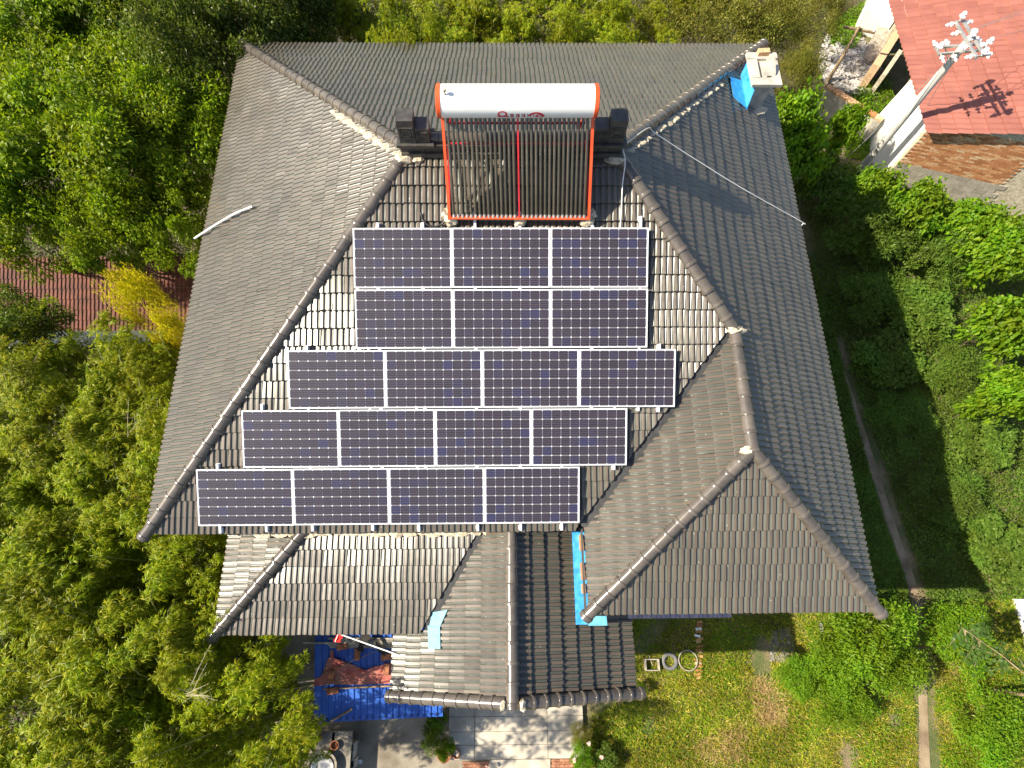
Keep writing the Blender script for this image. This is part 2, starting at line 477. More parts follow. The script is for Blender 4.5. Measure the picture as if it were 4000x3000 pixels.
# ------------------------------------------------------------------ the house: key points (eave height H)
xw, xe, ys, yn, yr = -6.183, 6.348, -3.975, 7.433, 1.92
xa, xb, zr = -1.571, 1.982, 2.703
xwr, zwr, ywr, yws, xww = 4.042, 1.42, -2.939, -5.352, 1.521
P_A, P_B = V3((xa, yr, H+zr)), V3((xb, yr, H+zr))
P_NW, P_NE, P_SW, P_SE = V3((xw, yn, H)), V3((xe, yn, H)), V3((xw, ys, H)), V3((xe, yws, H))
ywj = yr + (xwr-xb)/(xe-xb)*(ys-yr)
P_WJ, P_WA, P_WS = V3((xwr, ywj, H+zwr)), V3((xwr, ywr, H+zwr)), V3((xww, yws, H))
P_V = V3((xww, ys, H))
# porch
zpe = H-0.82
q = bp(850, 2470, zpe); xpw, yps = q[0], q[1]
gzr, gzE = H-0.17, H-1.11
gxr, gxW, gxE, gys = 0.168, -1.944, 2.34, -6.74
tgW = (gzr-gzE)/(gxr-gxW); tgE = (gzr-gzE)/(gxE-gxr)
qv = bp(1923, 2115, H-0.45)
tp = 0.40/(qv[1]-yps)
tp = max(0.2, min(0.34, tp))
YB = -3.42                                 # where the porch roofs meet the wall
def zps(y): return zpe + tp*(y-yps)
qh = bp(1190, 2078, H-0.40)
thw = (zps(qh[1])-zpe)/(qh[0]-xpw)           # west porch pitch
P_PSW = V3((xpw, yps, zpe)); P_PNW = V3((xpw, YB, zpe))
xh = xpw + (zps(YB)-zpe)/thw
P_PH = V3((xh, YB, zps(YB)))
def yval(z): return yps + (z-zpe)/tp
# valley of porch slope and gable west slope
xv0 = gxr - (gzr-zpe)/tgW
P_PV0 = V3((xv0, yps, zpe))
zt = min(gzr, zps(YB))
P_PV1 = V3((gxr-(gzr-zt)/tgW, yval(zt), zt))
P_GN, P_GS = V3((gxr, YB, gzr)), V3((gxr, gys, gzr))
P_GWs, P_GWn = V3((gxW, gys, gzE)), V3((gxW, yps, gzE))
P_GEs, P_GEn = V3((gxE, gys, gzE)), V3((gxE, YB, gzE))

house = thing('house', 'large house with dark glazed tile hip roof, solar panels and a front porch', 'house', (0, 1.5, 0))
PW, PL, EXP, LIFT = 0.208, 0.345, 0.298, 0.045
PROF = [(0, .025), (.04, .0265), (.46, .0265), (.50, .019), (.52, .008), (.58, .002), (.67, 0), (.77, .002), (.86, .009), (.94, .018), (1.0, .025)]
prof = [((a+k)*PW/2, h) for k in (0, 1) for (a, h) in PROF[:-1]] + [(PW, PROF[-1][1])]
TV, TF, TUV = [], [], []
npf = len(prof)
for (vv, dz_) in ((0.014, 0.0), (PL, 0.0), (0.003, -0.005), (0.0, -0.014), (0.004, -0.044)):
    for (a, h) in prof:
        TV.append((a, vv, h + dz_ + LIFT*(1-vv/EXP)))
for i in range(npf-1):
    TF.append((i, i+1, npf+i+1, npf+i))
    TF.append((2*npf+i, 2*npf+i+1, i+1, i))
    TF.append((3*npf+i, 3*npf+i+1, 2*npf+i+1, 2*npf+i))
    TF.append((4*npf+i, 4*npf+i+1, 3*npf+i+1, 3*npf+i))
TV = np.array(TV); TF = np.array(TF)
TUV_V = np.column_stack([TV[:, 0]/(PW/2), TV[:, 1]/PL])

def tile_mesh(name, verts, faces, uvs):
    me = bpy.data.meshes.new(name)
    me.vertices.add(len(verts)); me.vertices.foreach_set('co', np.asarray(verts, np.float32).ravel())
    me.loops.add(faces.size); me.loops.foreach_set('vertex_index', faces.ravel().astype(np.int32))
    me.polygons.add(len(faces))
    me.polygons.foreach_set('loop_start', np.arange(0, faces.size, faces.shape[1], dtype=np.int32))
    me.update(calc_edges=True)
    if uvs is not None:
        l = me.uv_layers.new(name='UVMap')
        l.data.foreach_set('uv', np.asarray(uvs, np.float32)[faces.ravel()].ravel())
    return me
def smooth_cols(me):
    me.polygons.foreach_set('use_smooth', [True]*len(me.polygons))
    me.set_sharp_from_angle(angle=math.radians(20))

tile_one = tile_mesh('roof_tile', TV, TF, TUV_V)
finish(tile_one, 'tile'); smooth_cols(tile_one)

def pip(poly, x, y):
    c = False; n = len(poly)
    for i in range(n):
        x1, y1 = poly[i]; x2, y2 = poly[(i+1) % n]
        if (y1 > y) != (y2 > y) and x < (x2-x1)*(y-y1)/(y2-y1)+x1:
            c = not c
    return c

def ext(P2, d):
    out = []; n = len(P2)
    for i in range(n):
        a, b, c = P2[i-1], P2[i], P2[(i+1) % n]
        if abs(b[1]) < 1e-6:
            if abs(a[1]) < 1e-6: out += [(b[0], -d), b]
            elif abs(c[1]) < 1e-6: out += [b, (b[0], -d)]
            else: out.append(b)
        else: out.append(b)
    return out
CAND = []          # fully inside tiles that could become single objects
SLOPES = []
def slope(label, eaveL, eaveR, poly, overhang=0.05, phase=0.0):
    """eaveL/eaveR: eave ends as seen looking up the slope; poly: 3-D outline."""
    eL, eR = V3(eaveL), V3(eaveR)
    U = unit(eR-eL)
    pts = [V3(p) for p in poly]
    far = max(pts, key=lambda p: np.linalg.norm(np.cross(p-eL, U)))
    Vv = (far-eL) - U*((far-eL)@U); Vv = unit(Vv)
    N = np.cross(U, Vv)
    if N[2] < 0: N = -N
    P2 = [((p-eL)@U, (p-eL)@Vv) for p in pts]
    part = bpy.data.objects.new('roof_slope', None); part.empty_display_size = 0.1
    COL.objects.link(part); part.parent = house; part.matrix_parent_inverse = WINV(house)
    part['label'] = label
    mb = MB(); mb.prism([p - N*0.012 for p in pts], -N*0.05)
    mb.obj('roof_deck', 'deck', part)
    umin = min(p[0] for p in P2); umax = max(p[0] for p in P2); vmax = max(p[1] for p in P2)
    full, cut = [], []
    PX = ext(P2, overhang+.02)
    i = 0; v = -overhang
    while v < vmax:
        sh = (random.random()-.5)*0.022 + phase
        k0 = math.floor((umin-sh)/PW)-1; k1 = math.ceil((umax-sh)/PW)+1
        for k in range(k0, k1):
            u0 = sh + k*PW
            cs = [(u0+.002, v+.002), (u0+PW-.002, v+.002), (u0+PW-.002, v+EXP), (u0+.002, v+EXP)]
            ins = [pip(PX, *c) for c in cs]
            mid = [pip(PX, u0+PW*a, v+EXP*b) for a in (0, .1, .2, .35, .5, .65, .8, .9, 1) for b in (0, .1, .25, .4, .55, .7, .85, 1, 1.1)] if not all(ins) else [True]
            if not any(ins) and not any(mid): continue
            j = (u0+random.gauss(0, .002), v+random.gauss(0, .004), random.gauss(0, .0012), random.gauss(0, .004), random.gauss(0, .004), random.gauss(0, .014))
            if all(ins) and pip(PX, u0+PW/2, v+PL) and pip(PX, u0, v+PL-.01) and pip(PX, u0+PW, v+PL-.01):
                full.append(j)
            else:
                cut.append(j)
        v += EXP
    SLOPES.append(dict(part=part, o=eL, U=U, V=Vv, N=N, P2=P2, full=full, cut=cut))

def tile_xf(s, j):
    """4x4 placing the tile template"""
    u, v, dz, rz, tl, tv = j
    U, Vv, N = s['U'], s['V'], s['N']
    N2 = unit(N + U*tl + Vv*tv); U2 = unit(U + Vv*rz - N*tl); U2 = unit(U2 - N2*(U2@N2)); V2 = np.cross(N2, U2)
    o = s['o'] + U*u + Vv*v + N*dz
    return U2, V2, N2, o
def build_slopes():
    for s in SLOPES:
        for j in s['full']:
            p = s['o'] + s['U']*(j[0]+.1) + s['V']*(j[1]+.15)
            CAND.append((float(np.linalg.norm(p-CAM)), s, j))
    def hidden(p):
        if SOUTH is None: return False
        return False
    CAND.sort(key=lambda c: c[0])
    single = set()
    n = 0
    for d, s, j in CAND:
        if n >= 296: break
        p = s['o'] + s['U']*(j[0]+.1) + s['V']*(j[1]+.15)
        if under_panel(s, p): continue
        single.add(id(j)); n += 1
        U2, V2, N2, o = tile_xf(s, j)
        ob = bpy.data.objects.new('roof_tile', tile_one)
        COL.objects.link(ob)
        ob.parent = s['part']
        m = Matrix.Identity(4)
        for a in range(3):
            m[a][0], m[a][1], m[a][2], m[a][3] = U2[a], V2[a], N2[a], o[a]
        ob.matrix_parent_inverse = WINV(s['part'])
        ob.matrix_basis = m
    for s in SLOPES:
        vs, fs, us = [], [], []
        b = 0
        for j in s['full']:
            if id(j) in single: continue
            U2, V2, N2, o = tile_xf(s, j)
            vs.append(TV[:, :1]*U2 + TV[:, 1:2]*V2 + TV[:, 2:3]*N2 + o); fs.append(TF+b); us.append(TUV_V); b += len(TV)
        # cut tiles
        bm = bmesh.new(); uvl = None
        cv, cf, cu = [], [], []; c = 0
        for j in s['cut']:
            U2, V2, N2, o = tile_xf(s, j)
            cv.append(TV[:, :1]*U2 + TV[:, 1:2]*V2 + TV[:, 2:3]*N2 + o); cf.append(TF+c); cu.append(TUV_V); c += len(TV)
        if cv:
            tmp = tile_mesh('tmp', np.vstack(cv), np.vstack(cf), np.vstack(cu))
            bm.from_mesh(tmp); bpy.data.meshes.remove(tmp)
            P2 = s['P2']; n = len(P2)
            for i in range(n):
                a, e = P2[i], P2[(i+1) % n]
                if abs(a[1]) < 1e-4 and abs(e[1]) < 1e-4: continue
                A3 = s['o']+s['U']*a[0]+s['V']*a[1]; D3 = s['U']*(e[0]-a[0])+s['V']*(e[1]-a[1])
                bmesh.ops.bisect_plane(bm, geom=bm.verts[:]+bm.edges[:]+bm.faces[:], dist=1e-5, plane_co=Vector(A3), plane_no=Vector(np.cross(D3, s['N'])).normalized())
            PX = ext(P2, .2)
            dead = []
            for f in bm.faces:
                cc = np.array(f.calc_center_median()) - s['o']
                if not pip(PX, cc@s['U'], cc@s['V']): dead.append(f)
            bmesh.ops.delete(bm, geom=dead, context='FACES')
            tmp = bpy.data.meshes.new('tmp2'); bm.to_mesh(tmp)
        bm.free()
        me = tile_mesh('roof_tiles', np.vstack(vs), np.vstack(fs), np.vstack(us)) if vs else None
        if me is not None and cv:
            b2 = bmesh.new(); b2.from_mesh(me); b2.from_mesh(tmp); b2.to_mesh(me); b2.free()
            bpy.data.meshes.remove(tmp)
        elif me is None:
            me = tmp; me.name = 'roof_tiles'
        finish(me, 'tile'); smooth_cols(me)
        o = link('roof_tiles', me, s['part'])
        o['kind'] = 'stuff'

slope('sunlit west slope, glossy tiles', P_NW, P_SW, [P_NW, P_SW, P_A])
slope('north slope behind the water heater', P_NE, P_NW, [P_NE, P_NW, P_A, P_B])
slope('east slope with bands of tile shadow', P_SE, P_NE, [P_SE, P_NE, P_B, P_WJ, P_WA])
slope('south slope under the solar panels', P_SW, P_V, [P_SW, P_V-V3((.21, 0, 0)), P_WJ+V3((-.17, 0, 0)), P_WJ+V3((0, .05, .02)), P_B, P_A])
slope('west slope of the front wing', P_V, P_WS, [P_V, P_WS, P_WA, P_WJ])
slope('triangular south slope of the front wing', P_WS, P_SE, [P_WS, P_SE, P_WA])
slope('narrow west slope of the porch', P_PNW, P_PSW, [P_PNW, P_PSW, P_PH])
slope('south slope of the porch', P_PSW, P_PV0, [P_PSW, P_PV0-V3((.17, 0, 0)), P_PV1-V3((.15, 0, 0)), V3((P_PV1[0], YB, zps(YB))) if yval(zt) < YB-0.01 else P_PV1+V3((0.001, 0, 0)), P_PH])
slope('west slope of the porch gable', P_GWn, P_GWs, [P_GWn, P_GWs, P_GS, P_GN, P_PV1, P_PV0])
slope('east slope of the porch gable, banded with shadow', P_GEs, P_GEn, [P_GEs, P_GEn, P_GN, P_GS])

# ------------------------------------------------------------------ solar panels (south slope)
sN = unit(np.cross(P_V-P_SW, P_A-P_SW)); sN = sN if sN[2] > 0 else -sN
sV = unit(V3((0, yr-ys, zr))); sU = V3((1, 0, 0))
PH = 0.15
ROWX = [-2.457, -2.451, -3.615, -4.432, -5.246]; ROWN = [3, 3, 4, 4, 4]
PAN = []
for r in range(5):
    for k in range(ROWN[r]):
        d = 1.296 + r*1.017
        PAN.append((r, k, ROWX[r]+k*1.652, d))
def on_south(x, d, n):                    # d metres below the ridge along the slope
    return V3((x, yr, H+zr)) - sV*d + sN*n
def under_panel(s, p):
    if s is not SLOPES[3]: return False
    d = (P_A-p)@sV
    for r, k, x, dd in PAN:
        if x-.15 < p[0] < x+1.7 and dd-.15 < d < dd+1.1: return True
    return False
SOUTH = SLOPES[3]
build_slopes()

mb = MB()
fw_ = 0.022; L_, W_ = 1.645, 0.992
mb.box((L_/2, fw_/2, -0.0175), (L_, fw_, 0.035)); mb.box((L_/2, W_-fw_/2, -0.0175), (L_, fw_, 0.035))
mb.box((fw_/2, W_/2, -0.0177), (fw_, W_-2*fw_, 0.0346)); mb.box((L_-fw_/2, W_/2, -0.0177), (fw_, W_-2*fw_, 0.0346))
frame_me = mb.mesh('frame', 'alu')
mb = MB(); mb.box((L_/2, W_/2, -0.008), (L_-2*fw_, W_-2*fw_, 0.006)); back_me = mb.mesh('backsheet', 'backsheet')
cs, ch = 0.0772, 0.011
mb = MB()
oc = [(-cs+ch, -cs), (cs-ch, -cs), (cs, -cs+ch), (cs, cs-ch), (cs-ch, cs), (-cs+ch, cs), (-cs, cs-ch), (-cs, -cs+ch)]
mb.prism([(a, b, -0.0042) for a, b in oc][::-1], (0, 0, 0.0024)); cell_me = mb.mesh('cell', 'cell')
rowname = ['top row below the water heater', 'second row from the top', 'middle row', 'fourth row from the top', 'bottom row above the porch']
kname = {3: ['left', 'middle', 'right'], 4: ['leftmost', 'second from left', 'second from right', 'rightmost']}
for r, k, x, d in PAN:
    o0 = on_south(x, d+W_, PH)
    lab = 'dark solar panel with silver frame, %s of the %s' % (kname[ROWN[r]][k], rowname[r])
    t = bpy.data.objects.new('solar_module', None); t.empty_display_size = .1
    COL.objects.link(t)
    m = Matrix.Identity(4)
    jx = random.gauss(0, .0015)
    V2 = unit(sV + sU*jx); U2 = unit(sU - sV*jx)
    for a in range(3):
        m[a][0], m[a][1], m[a][2], m[a][3] = U2[a], V2[a], sN[a], o0[a]
    t.matrix_basis = m
    tag(t, lab, 'solar panel', 'solar panels on the south slope')
    link('frame', frame_me, t, False); link('backsheet', back_me, t, False)
    for iy in range(6):
        for ix in range(10):
            c = link('cell', cell_me, t, False)
            c.location = (L_/2 + (ix-4.5)*0.1592, W_/2 + (iy-2.5)*0.1580, 0)
# mounting rails with clamps
rack = thing('mounting_rack', 'aluminium mounting rails and clamps carrying the solar panels', 'mounting rack', on_south(0, 6.5, 0.06))
def rail(x, d0, d1):
    a, b = on_south(x, d0, 0.085), on_south(x, d1, 0.085)
    mb = MB(); mb.bar(a, b, 0.04, 0.05, sN); mb.obj('rail', 'alu', rack)
    for dd in (d0+.04, d1-.04):
        mb = MB(); mb.box(on_south(x, dd, 0.056), (0.07, 0.09, 0.014), sU, sV); mb.obj('foot', 'alu', rack)
for x in (-2.05, -1.3): rail(x, 1.20, 4.4)
for x in (-0.42, 0.33): rail(x, 1.02, 6.50)
rail(1.55, 1.02, 5.30)
rail(2.40-.03, 1.10, 4.4)
rail(2.72, 3.25, 4.42); rail(-3.3, 3.25, 6.48); rail(-4.1, 4.25, 6.48); rail(-4.9, 5.28, 6.5); rail(-2.25, 3.25, 6.48); rail(-1.45, 4.3, 6.5)
rail(1.05+.0, 5.2, 6.5); rail(1.96, 4.2, 5.43)
for r in range(5):
    for x in (-2.05, -1.3, -0.42, 0.33, 1.55):
        if not (ROWX[r] < x < ROWX[r]+ROWN[r]*1.65): continue
        mb = MB(); mb.box(on_south(x, 1.296+r*1.017-0.0125, PH-0.012), (0.05, 0.02, 0.045), sU, sV)
        mb.obj('clamp', 'alu', rack)

# ------------------------------------------------------------------ ridge and hip caps
RR = 0.105
def cap_mesh(L, r, collar=True):
    mb = MB(); n = 10; ang = [math.radians(-8 + 196*k/n) for k in range(n+1)]
    st = [(0, r*1.16), (0.03, r*1.20), (0.055, r*1.14), (0.06, r*1.03), (L, r*0.97)] if collar else [(0, r), (L, r)]
    vs = [(r0*math.cos(a), y, r0*math.sin(a)) for y, r0 in st for a in ang]
    fs = [(i*(n+1)+k, (i+1)*(n+1)+k, (i+1)*(n+1)+k+1, i*(n+1)+k+1) for i in range(len(st)-1) for k in range(n)]
    fs.append(tuple(range(n+1)))
    mb.add(vs, fs)
    me = mb.mesh('ridge_tile', 'ridge', 35)
    return me
cap_me = cap_mesh(0.31, RR)
def caps(a, b, step=0.285, drop=0.02, endcap=True, up=(0, 0, 1), n0=0.0, scale=1.0):
    """half-round caps laid from a (lower end) up to b"""
    a, b = V3(a), V3(b); L = np.linalg.norm(b-a); Y = unit(b-a)
    X = unit(np.cross(Y, up)); Z = np.cross(X, Y)
    n = max(1, round((L-n0)/step)); st = (L-n0)/n
    for i in range(n):
        o = a + Y*(n0+i*st) + Z*(drop + random.gauss(0, .003)) + X*random.gauss(0, .003)
        ob = bpy.data.objects.new('ridge_tile', cap_me); COL.objects.link(ob)
        ob.parent = house; ob.matrix_parent_inverse = WINV(house)
        m = Matrix.Identity(4)
        for q in range(3):
            m[q][0], m[q][1], m[q][2], m[q][3] = X[q]*scale, Y[q]*(st+.02)/.31, Z[q]*scale, o[q]
        ob.matrix_basis = m
    if endcap:
        mb = MB(); prof_ = [(0, 0.0), (0.09*scale, 0.0), (0.115*scale, 0.015), (0.115*scale, 0.05)]
        mb.lathe(a - Y*0.05 + Z*drop, prof_, 16, Y)
        mb.obj('end_tile', 'ridge', house, 40)
UPZ = 0.035
caps(P_SW - unit(P_A-P_SW)*0.12, P_A + V3((0.0, -.05, -.06)), drop=UPZ)
caps(P_NW - unit(P_A-P_NW)*0.10, P_A + V3((-.02, .1, -.06)), drop=UPZ)
caps(P_NE - unit(P_B-P_NE)*0.10, P_B + V3((.02, .1, -.06)), drop=UPZ)
caps(P_WJ, P_B + V3((0.0, -.05, -.06)), drop=UPZ, endcap=False)
caps(P_WA + V3((0, -.05, .0)), P_WJ, drop=UPZ, endcap=False)
caps(P_WS - unit(P_WA-P_WS)*0.14, P_WA, drop=UPZ)
caps(P_SE - unit(P_WA-P_SE)*0.12, P_WA, drop=UPZ)
caps(P_PSW - unit(P_PH-P_PSW)*0.12, P_PH, drop=UPZ, step=0.24)
caps(P_GS + V3((0, -.06, 0)), P_GN, drop=UPZ, step=0.30)
# gable verge caps
caps(P_GWs + V3((-.06, -.02, -.01)), P_GS + V3((-.12, -.02, 0.0)), drop=0.02, step=0.235, scale=0.95)
caps(P_GEs + V3((.12, -.02, -.01)), P_GS + V3((.12, -.02, 0.0)), drop=0.02, step=0.235, scale=0.95)

# main ridge: stacked courses with half-round top
def part(mb, name, mat, parent=house, smooth=None):
    return mb.obj(name, mat, parent, smooth)
zR = H+zr
for k, (dz, wd, th) in enumerate(((0.02, 0.34, 0.10), (0.125, 0.26, 0.09), (0.215, 0.30, 0.07))):
    n = 9
    for i in range(n):
        x0 = xa-.05 + (xb-xa+.1)*i/n; x1 = xa-.05 + (xb-xa+.1)*(i+1)/n
        mb = MB(); mb.box(((x0+x1)/2, yr, zR+dz+th/2), (x1-x0-.008, wd, th)); part(mb, 'ridge_block', 'ridge_block')
for i in range(12):
    x0 = xa + (xb-xa)*i/12; x1 = xa + (xb-xa)*(i+1)/12
    mb = MB(); mb.tube([(x0+.004, yr, zR+.30), (x1-.004, yr, zR+.30)], 0.085, 12); part(mb, 'ridge_cap', 'ridge', smooth=40)
def finial(x, sgn):
    def loops(mb, c, s):               # raised square fret on the south face
        for a in (1.0, 0.62):
            q = s*a/2
            for (dx, dz, lx, lz) in ((0, q, s*a, .02), (0, -q, s*a, .02), (q, 0, .02, s*a), (-q, 0, .02, s*a)):
                mb.box((c[0]+dx, c[1], c[2]+dz), (lx, .018, lz))
    fin = bpy.data.objects.new('ridge_ornament', None); COL.objects.link(fin); fin.parent = house; fin.matrix_parent_inverse = WINV(house)
    bxs = [(x, 0.24, .40, .52), (x-sgn*.235, 0.20, .34, .34)] if sgn < 0 else [(x, 0.24, .40, .52), (x-.235, 0.20, .34, .34)]
    bxs = [(x, .26, .27, .52), (x - sgn*.245, .22, .25, .34)]
    for cx, wx, wy, hz in bxs:
        mb = MB(); mb.box((cx, yr, zR+.28+hz/2), (wx, wy, hz)); mb.obj('block', 'ridge_block', fin)
        mb = MB(); loops(mb, (cx, yr-wy/2-.006, zR+.28+hz*.52), min(wx, hz)*.78); mb.obj('fret', 'ridge_block', fin)
    mb = MB(); mb.box((x-sgn*.11, yr, zR+.30), (.60, .38, .05)); mb.obj('base', 'ridge_block', fin)
finial(xa+.10, -1); finial(xb-.10, 1)

# walls, porch posts, blue lower wall edge
mb = MB(); mb.box(((xw+xe)/2, (ys+yn)/2+.02, H/2-.06), (xe-xw-1.0, yn-ys-1.08, H-.12)); part(mb, 'wall', 'plaster')
mb = MB(); mb.box(((xww+xe)/2, (yws+ys)/2+.3, H/2-.07), (xe-xww-1.0, (ys-yws)+.2, H-.14)); part(mb, 'wall', 'plaster')
for px, py in ((xpw+.6, yps+.45), (-3.4, yps+.45), (gxW+.35, gys+.5), (gxE-.35, gys+.5)):
    mb = MB(); mb.box((px, py, (gzE-.1)/2), (.26, .26, gzE-.1)); part(mb, 'porch_post', 'plaster')
# tile fascia under the eaves (dark board)
for a, b in ((P_NW, P_SW), (P_SW, P_V), (P_V, P_WS), (P_WS, P_SE), (P_SE, P_NE), (P_NE, P_NW), (P_PNW, P_PSW), (P_PSW, P_PV0), (P_GWn, P_GWs), (P_GEs, P_GEn)):
    c = V3((0, 1.5, 0)) ; mid = (a+b)/2; inn = unit(V3((c[0]-mid[0], c[1]-mid[1], 0)))
    d = unit(b-a); nrm = np.cross(d, (0, 0, 1)); nrm = nrm if nrm@inn > 0 else -nrm
    mb = MB(); mb.bar(a+nrm*.10+V3((0, 0, -.09)), b+nrm*.10+V3((0, 0, -.09)), .03, .09); part(mb, 'fascia', 'deck')
# blue flashing between the porch gable and the wing eave, with bricks on it
def gE(x): return gzr - tgE*(x-gxr)
mb = MB(); mb.prism([(xww-.22, ys-.0, gE(xww-.2)+.10), (xww+.12, ys, gE(xww)+.16), (xww+.12, yws-.24, gE(xww)+.16), (xww-.22, yws-.24, gE(xww-.2)+.10)], (0, 0, .015)); part(mb, 'flashing', 'blue_paint')
for yy, lb in ((ys-.22, .28), (ys-.72, .30), (ys-1.02, .16)):
    mb = MB(); mb.box((xww-.06, yy, gE(xww)+.21), (.07, lb, .11), (1, .03, 0), (-.03, 1, 0)); part(mb, 'brick', 'brick')
mb = MB(); mb.prism([(xww+.0, yws-.10, gE(xww)+.25), (xww+.32, yws-.10, gE(xww)+.25), (xww+.33, yws-.26, gE(xww)+.22), (xww+.0, yws-.26, gE(xww)+.22)], (0, 0, .012)); part(mb, 'flashing_sheet', 'pale_blue')
mb = MB(); mb.box((1.05, ys+.22, gE(1.0)+.16), (2.0, .10, .22)); part(mb, 'wall_strip', 'blue_paint')
# pale blue patch in the porch valley
q0 = V3((xv0, yps, zpe))
def gW(x): return gzr - tgW*(gxr-x)
def pt(x, y, dz=.05): return (x, y, gW(x)+dz)
for a in ([(-1.28, -5.42), (-1.0, -5.38), (-1.13, -5.66), (-1.33, -5.66)], [(-1.36, -5.64), (-1.13, -5.66), (-1.11, -6.02), (-1.33, -6.02)]):
    mb = MB(); mb.prism([pt(x+.02, y+.05, .065) for x, y in a], (0, 0, .01)); part(mb, 'patch_sheet', 'pale_blue')
mb = MB(); mb.prism([(q0[0]-.02, yps-.02, zpe+.05), (q0[0]+.26, yps+.02, zpe+.06), (q0[0]+.22, yps-.22, zpe+.02)], (0, 0, .02)); part(mb, 'valley_tile', 'ridge')
# valley gutters; their black puts the dark valley shadow into the colour
for a, b in ((P_V, P_WJ), (P_PV0, P_PV1)):
    mb = MB(); mb.bar(a+V3((-.07, 0, .004)), b+V3((-.07, 0, .004)), .26, .02); part(mb, 'valley_shadow_gutter', 'black_rubber')
# lean-to strip of navy tiles below the wing's south eave
qa, qb = bp(2455, 2432, H-.55), bp(2858, 2420, H-.55)
n = 22
for i in range(n):
    x0 = qa[0]+(qb[0]-qa[0])*i/n; x1 = qa[0]+(qb[0]-qa[0])*(i+1)/n
    mb = MB(); mb.prism([(x0+.004, yws-.15, H-.57), (x1-.004, yws-.15, H-.57), (x1-.004, yws+.45, H-.42), (x0+.004, yws+.45, H-.42)], (0, 0, .03)); part(mb, 'canopy_tile', 'navy_tile')

# cement along hips and joints
def blob(c, size, seed, mat='mortar', name='mortar', parent=house, n=2):
    bm = bmesh.new(); bmesh.ops.create_icosphere(bm, subdivisions=n, radius=1)
    rr = random.Random(seed)
    for v in bm.verts:
        k = 1 + rr.uniform(-.28, .22)
        v.co = Vector((v.co.x*size[0]*k, v.co.y*size[1]*k, v.co.z*size[2]*k)) + Vector(tuple(map(float, c)))
    me = bpy.data.meshes.new(name); bm.to_mesh(me); bm.free(); finish(me, mat)
    return link(name, me, parent)
def along(a, b, n, off, size, seed):
    for i in range(n):
        t = (i+.5)/n + random.uniform(-.3, .3)/n
        k = random.uniform(.6, 1.25)
        blob(V3(a)*(1-t)+V3(b)*t+V3(off), [s*k for s in size], seed+i, n=2)
along(P_A + unit(P_NW-P_A)*.1, P_A + unit(P_NW-P_A)*2.6, 20, (-.08, -.10, -.005), (.12, .07, .028), 10)
blob(P_A+V3((-.02, -.14, .0)), (.16, .12, .08), 2); blob(P_B+V3((-.05, -.2, .0)), (.17, .08, .05), 3)
along(P_B + unit(P_NE-P_B)*.2, P_B + unit(P_NE-P_B)*4.6, 36, (.07, -.10, -.015), (.11, .05, .025), 40)
blob(P_WJ+V3((0, .0, .10)), (.17, .07, .07), 5); blob(P_WA+V3((-.1, -.02, .07)), (.13, .08, .05), 6)
along((xpw+.7, ys-.03, zps(ys)+.04), (gxr-.2, ys-.03, zps(ys)+.04), 26, (0, 0, 0), (.13, .07, .03), 70)
blob(P_GS+V3((-.16, -.04, .06)), (.06, .10, .10), 7); blob(P_GS+V3((.16, -.04, .06)), (.06, .10, .10), 8)
blob((-1.36, 1.92-.19, zR), (.1, .05, .05), 9)

# chimney on the north-east hip
cz = H+1.25
cc = [bp(2913, 202, cz), bp(3027, 206, cz), bp(3061, 331, cz), bp(2942, 331, cz)]
cx = sum(p[0] for p in cc)/4; cy = sum(p[1] for p in cc)/4
cwx = (abs(cc[1][0]-cc[0][0])+abs(cc[2][0]-cc[3][0]))/2; cwy = (abs(cc[0][1]-cc[3][1])+abs(cc[1][1]-cc[2][1]))/2
chim = bpy.data.objects.new('chimney', None); COL.objects.link(chim); chim.parent = house; chim.matrix_parent_inverse = WINV(house)
chim['label'] = 'concrete chimney with blue flashing at the north-east corner'
sx_, sy_ = cwx*.62, cwy*.66
zb = H-.2
mb = MB(); mb.box((cx-.02, cy-.02, (zb+cz-.07)/2), (sx_, sy_, cz-.07-zb)); mb.obj('stack', 'concrete', chim)
fl = .30
for (ax, ay, lx, ly) in ((0, cwy/2-.09, cwx, .18), (0, -cwy/2+.10, cwx, .20), (-cwx/2+.10, 0, .20, cwy-.38), (cwx/2-.09, 0, .18, cwy-.38)):
    mb = MB(); mb.box((cx+ax, cy+ay, cz-.035), (lx-.003, ly-.003, .07)); mb.obj('cap_slab', 'concrete', chim)
mb = MB(); mb.box((cx, cy, cz-.09), (cwx-.3, cwy-.3, .03)); mb.obj('flue', 'deck', chim)
mb = MB(); mb.box((cx+.02, cy+cwy/2-.06, cz+.05), (.24, .12, .11), (1, .06, 0), (-.06, 1, 0)); mb.obj('brick', 'brick', chim)
mb = MB(); mb.box((cx+.22, cy+cwy/2-.16, cz+.03), (.15, .14, .06)); mb.obj('mortar_lump', 'concrete', chim)
mb = MB(); mb.prism([(cx-.05, cy-.2, cz+.0), (cx+.2, cy-.22, cz+.0), (cx+.17, cy+.05, cz+.15), (cx-.02, cy+.03, cz+.15)], (0, .05, .05)); mb.obj('cover_brick', 'concrete', chim)
def zE(x): return H + zr*(xe-x)/(xe-xb)
fx = cx-.02-sx_/2
mb = MB(); mb.prism([(fx-.012, cy+.42, zE(fx)+.05), (fx-.012, cy-.55, zE(fx)+.05), (fx-.012, cy-.48, zE(fx)+.52), (fx-.012, cy+.38, zE(fx)+.60)], (-.012, 0, 0)); mb.obj('flashing', 'blue_paint', chim)
mb = MB(); mb.prism([(fx-.0, cy+.25, zE(fx)+.075), (fx-.0, cy-.55, zE(fx)+.075), (fx-.38, cy-.45, zE(fx-.38)+.075), (fx-.38, cy+.12, zE(fx-.38)+.075)], (0, 0, .012)); mb.obj('flashing', 'blue_paint', chim)
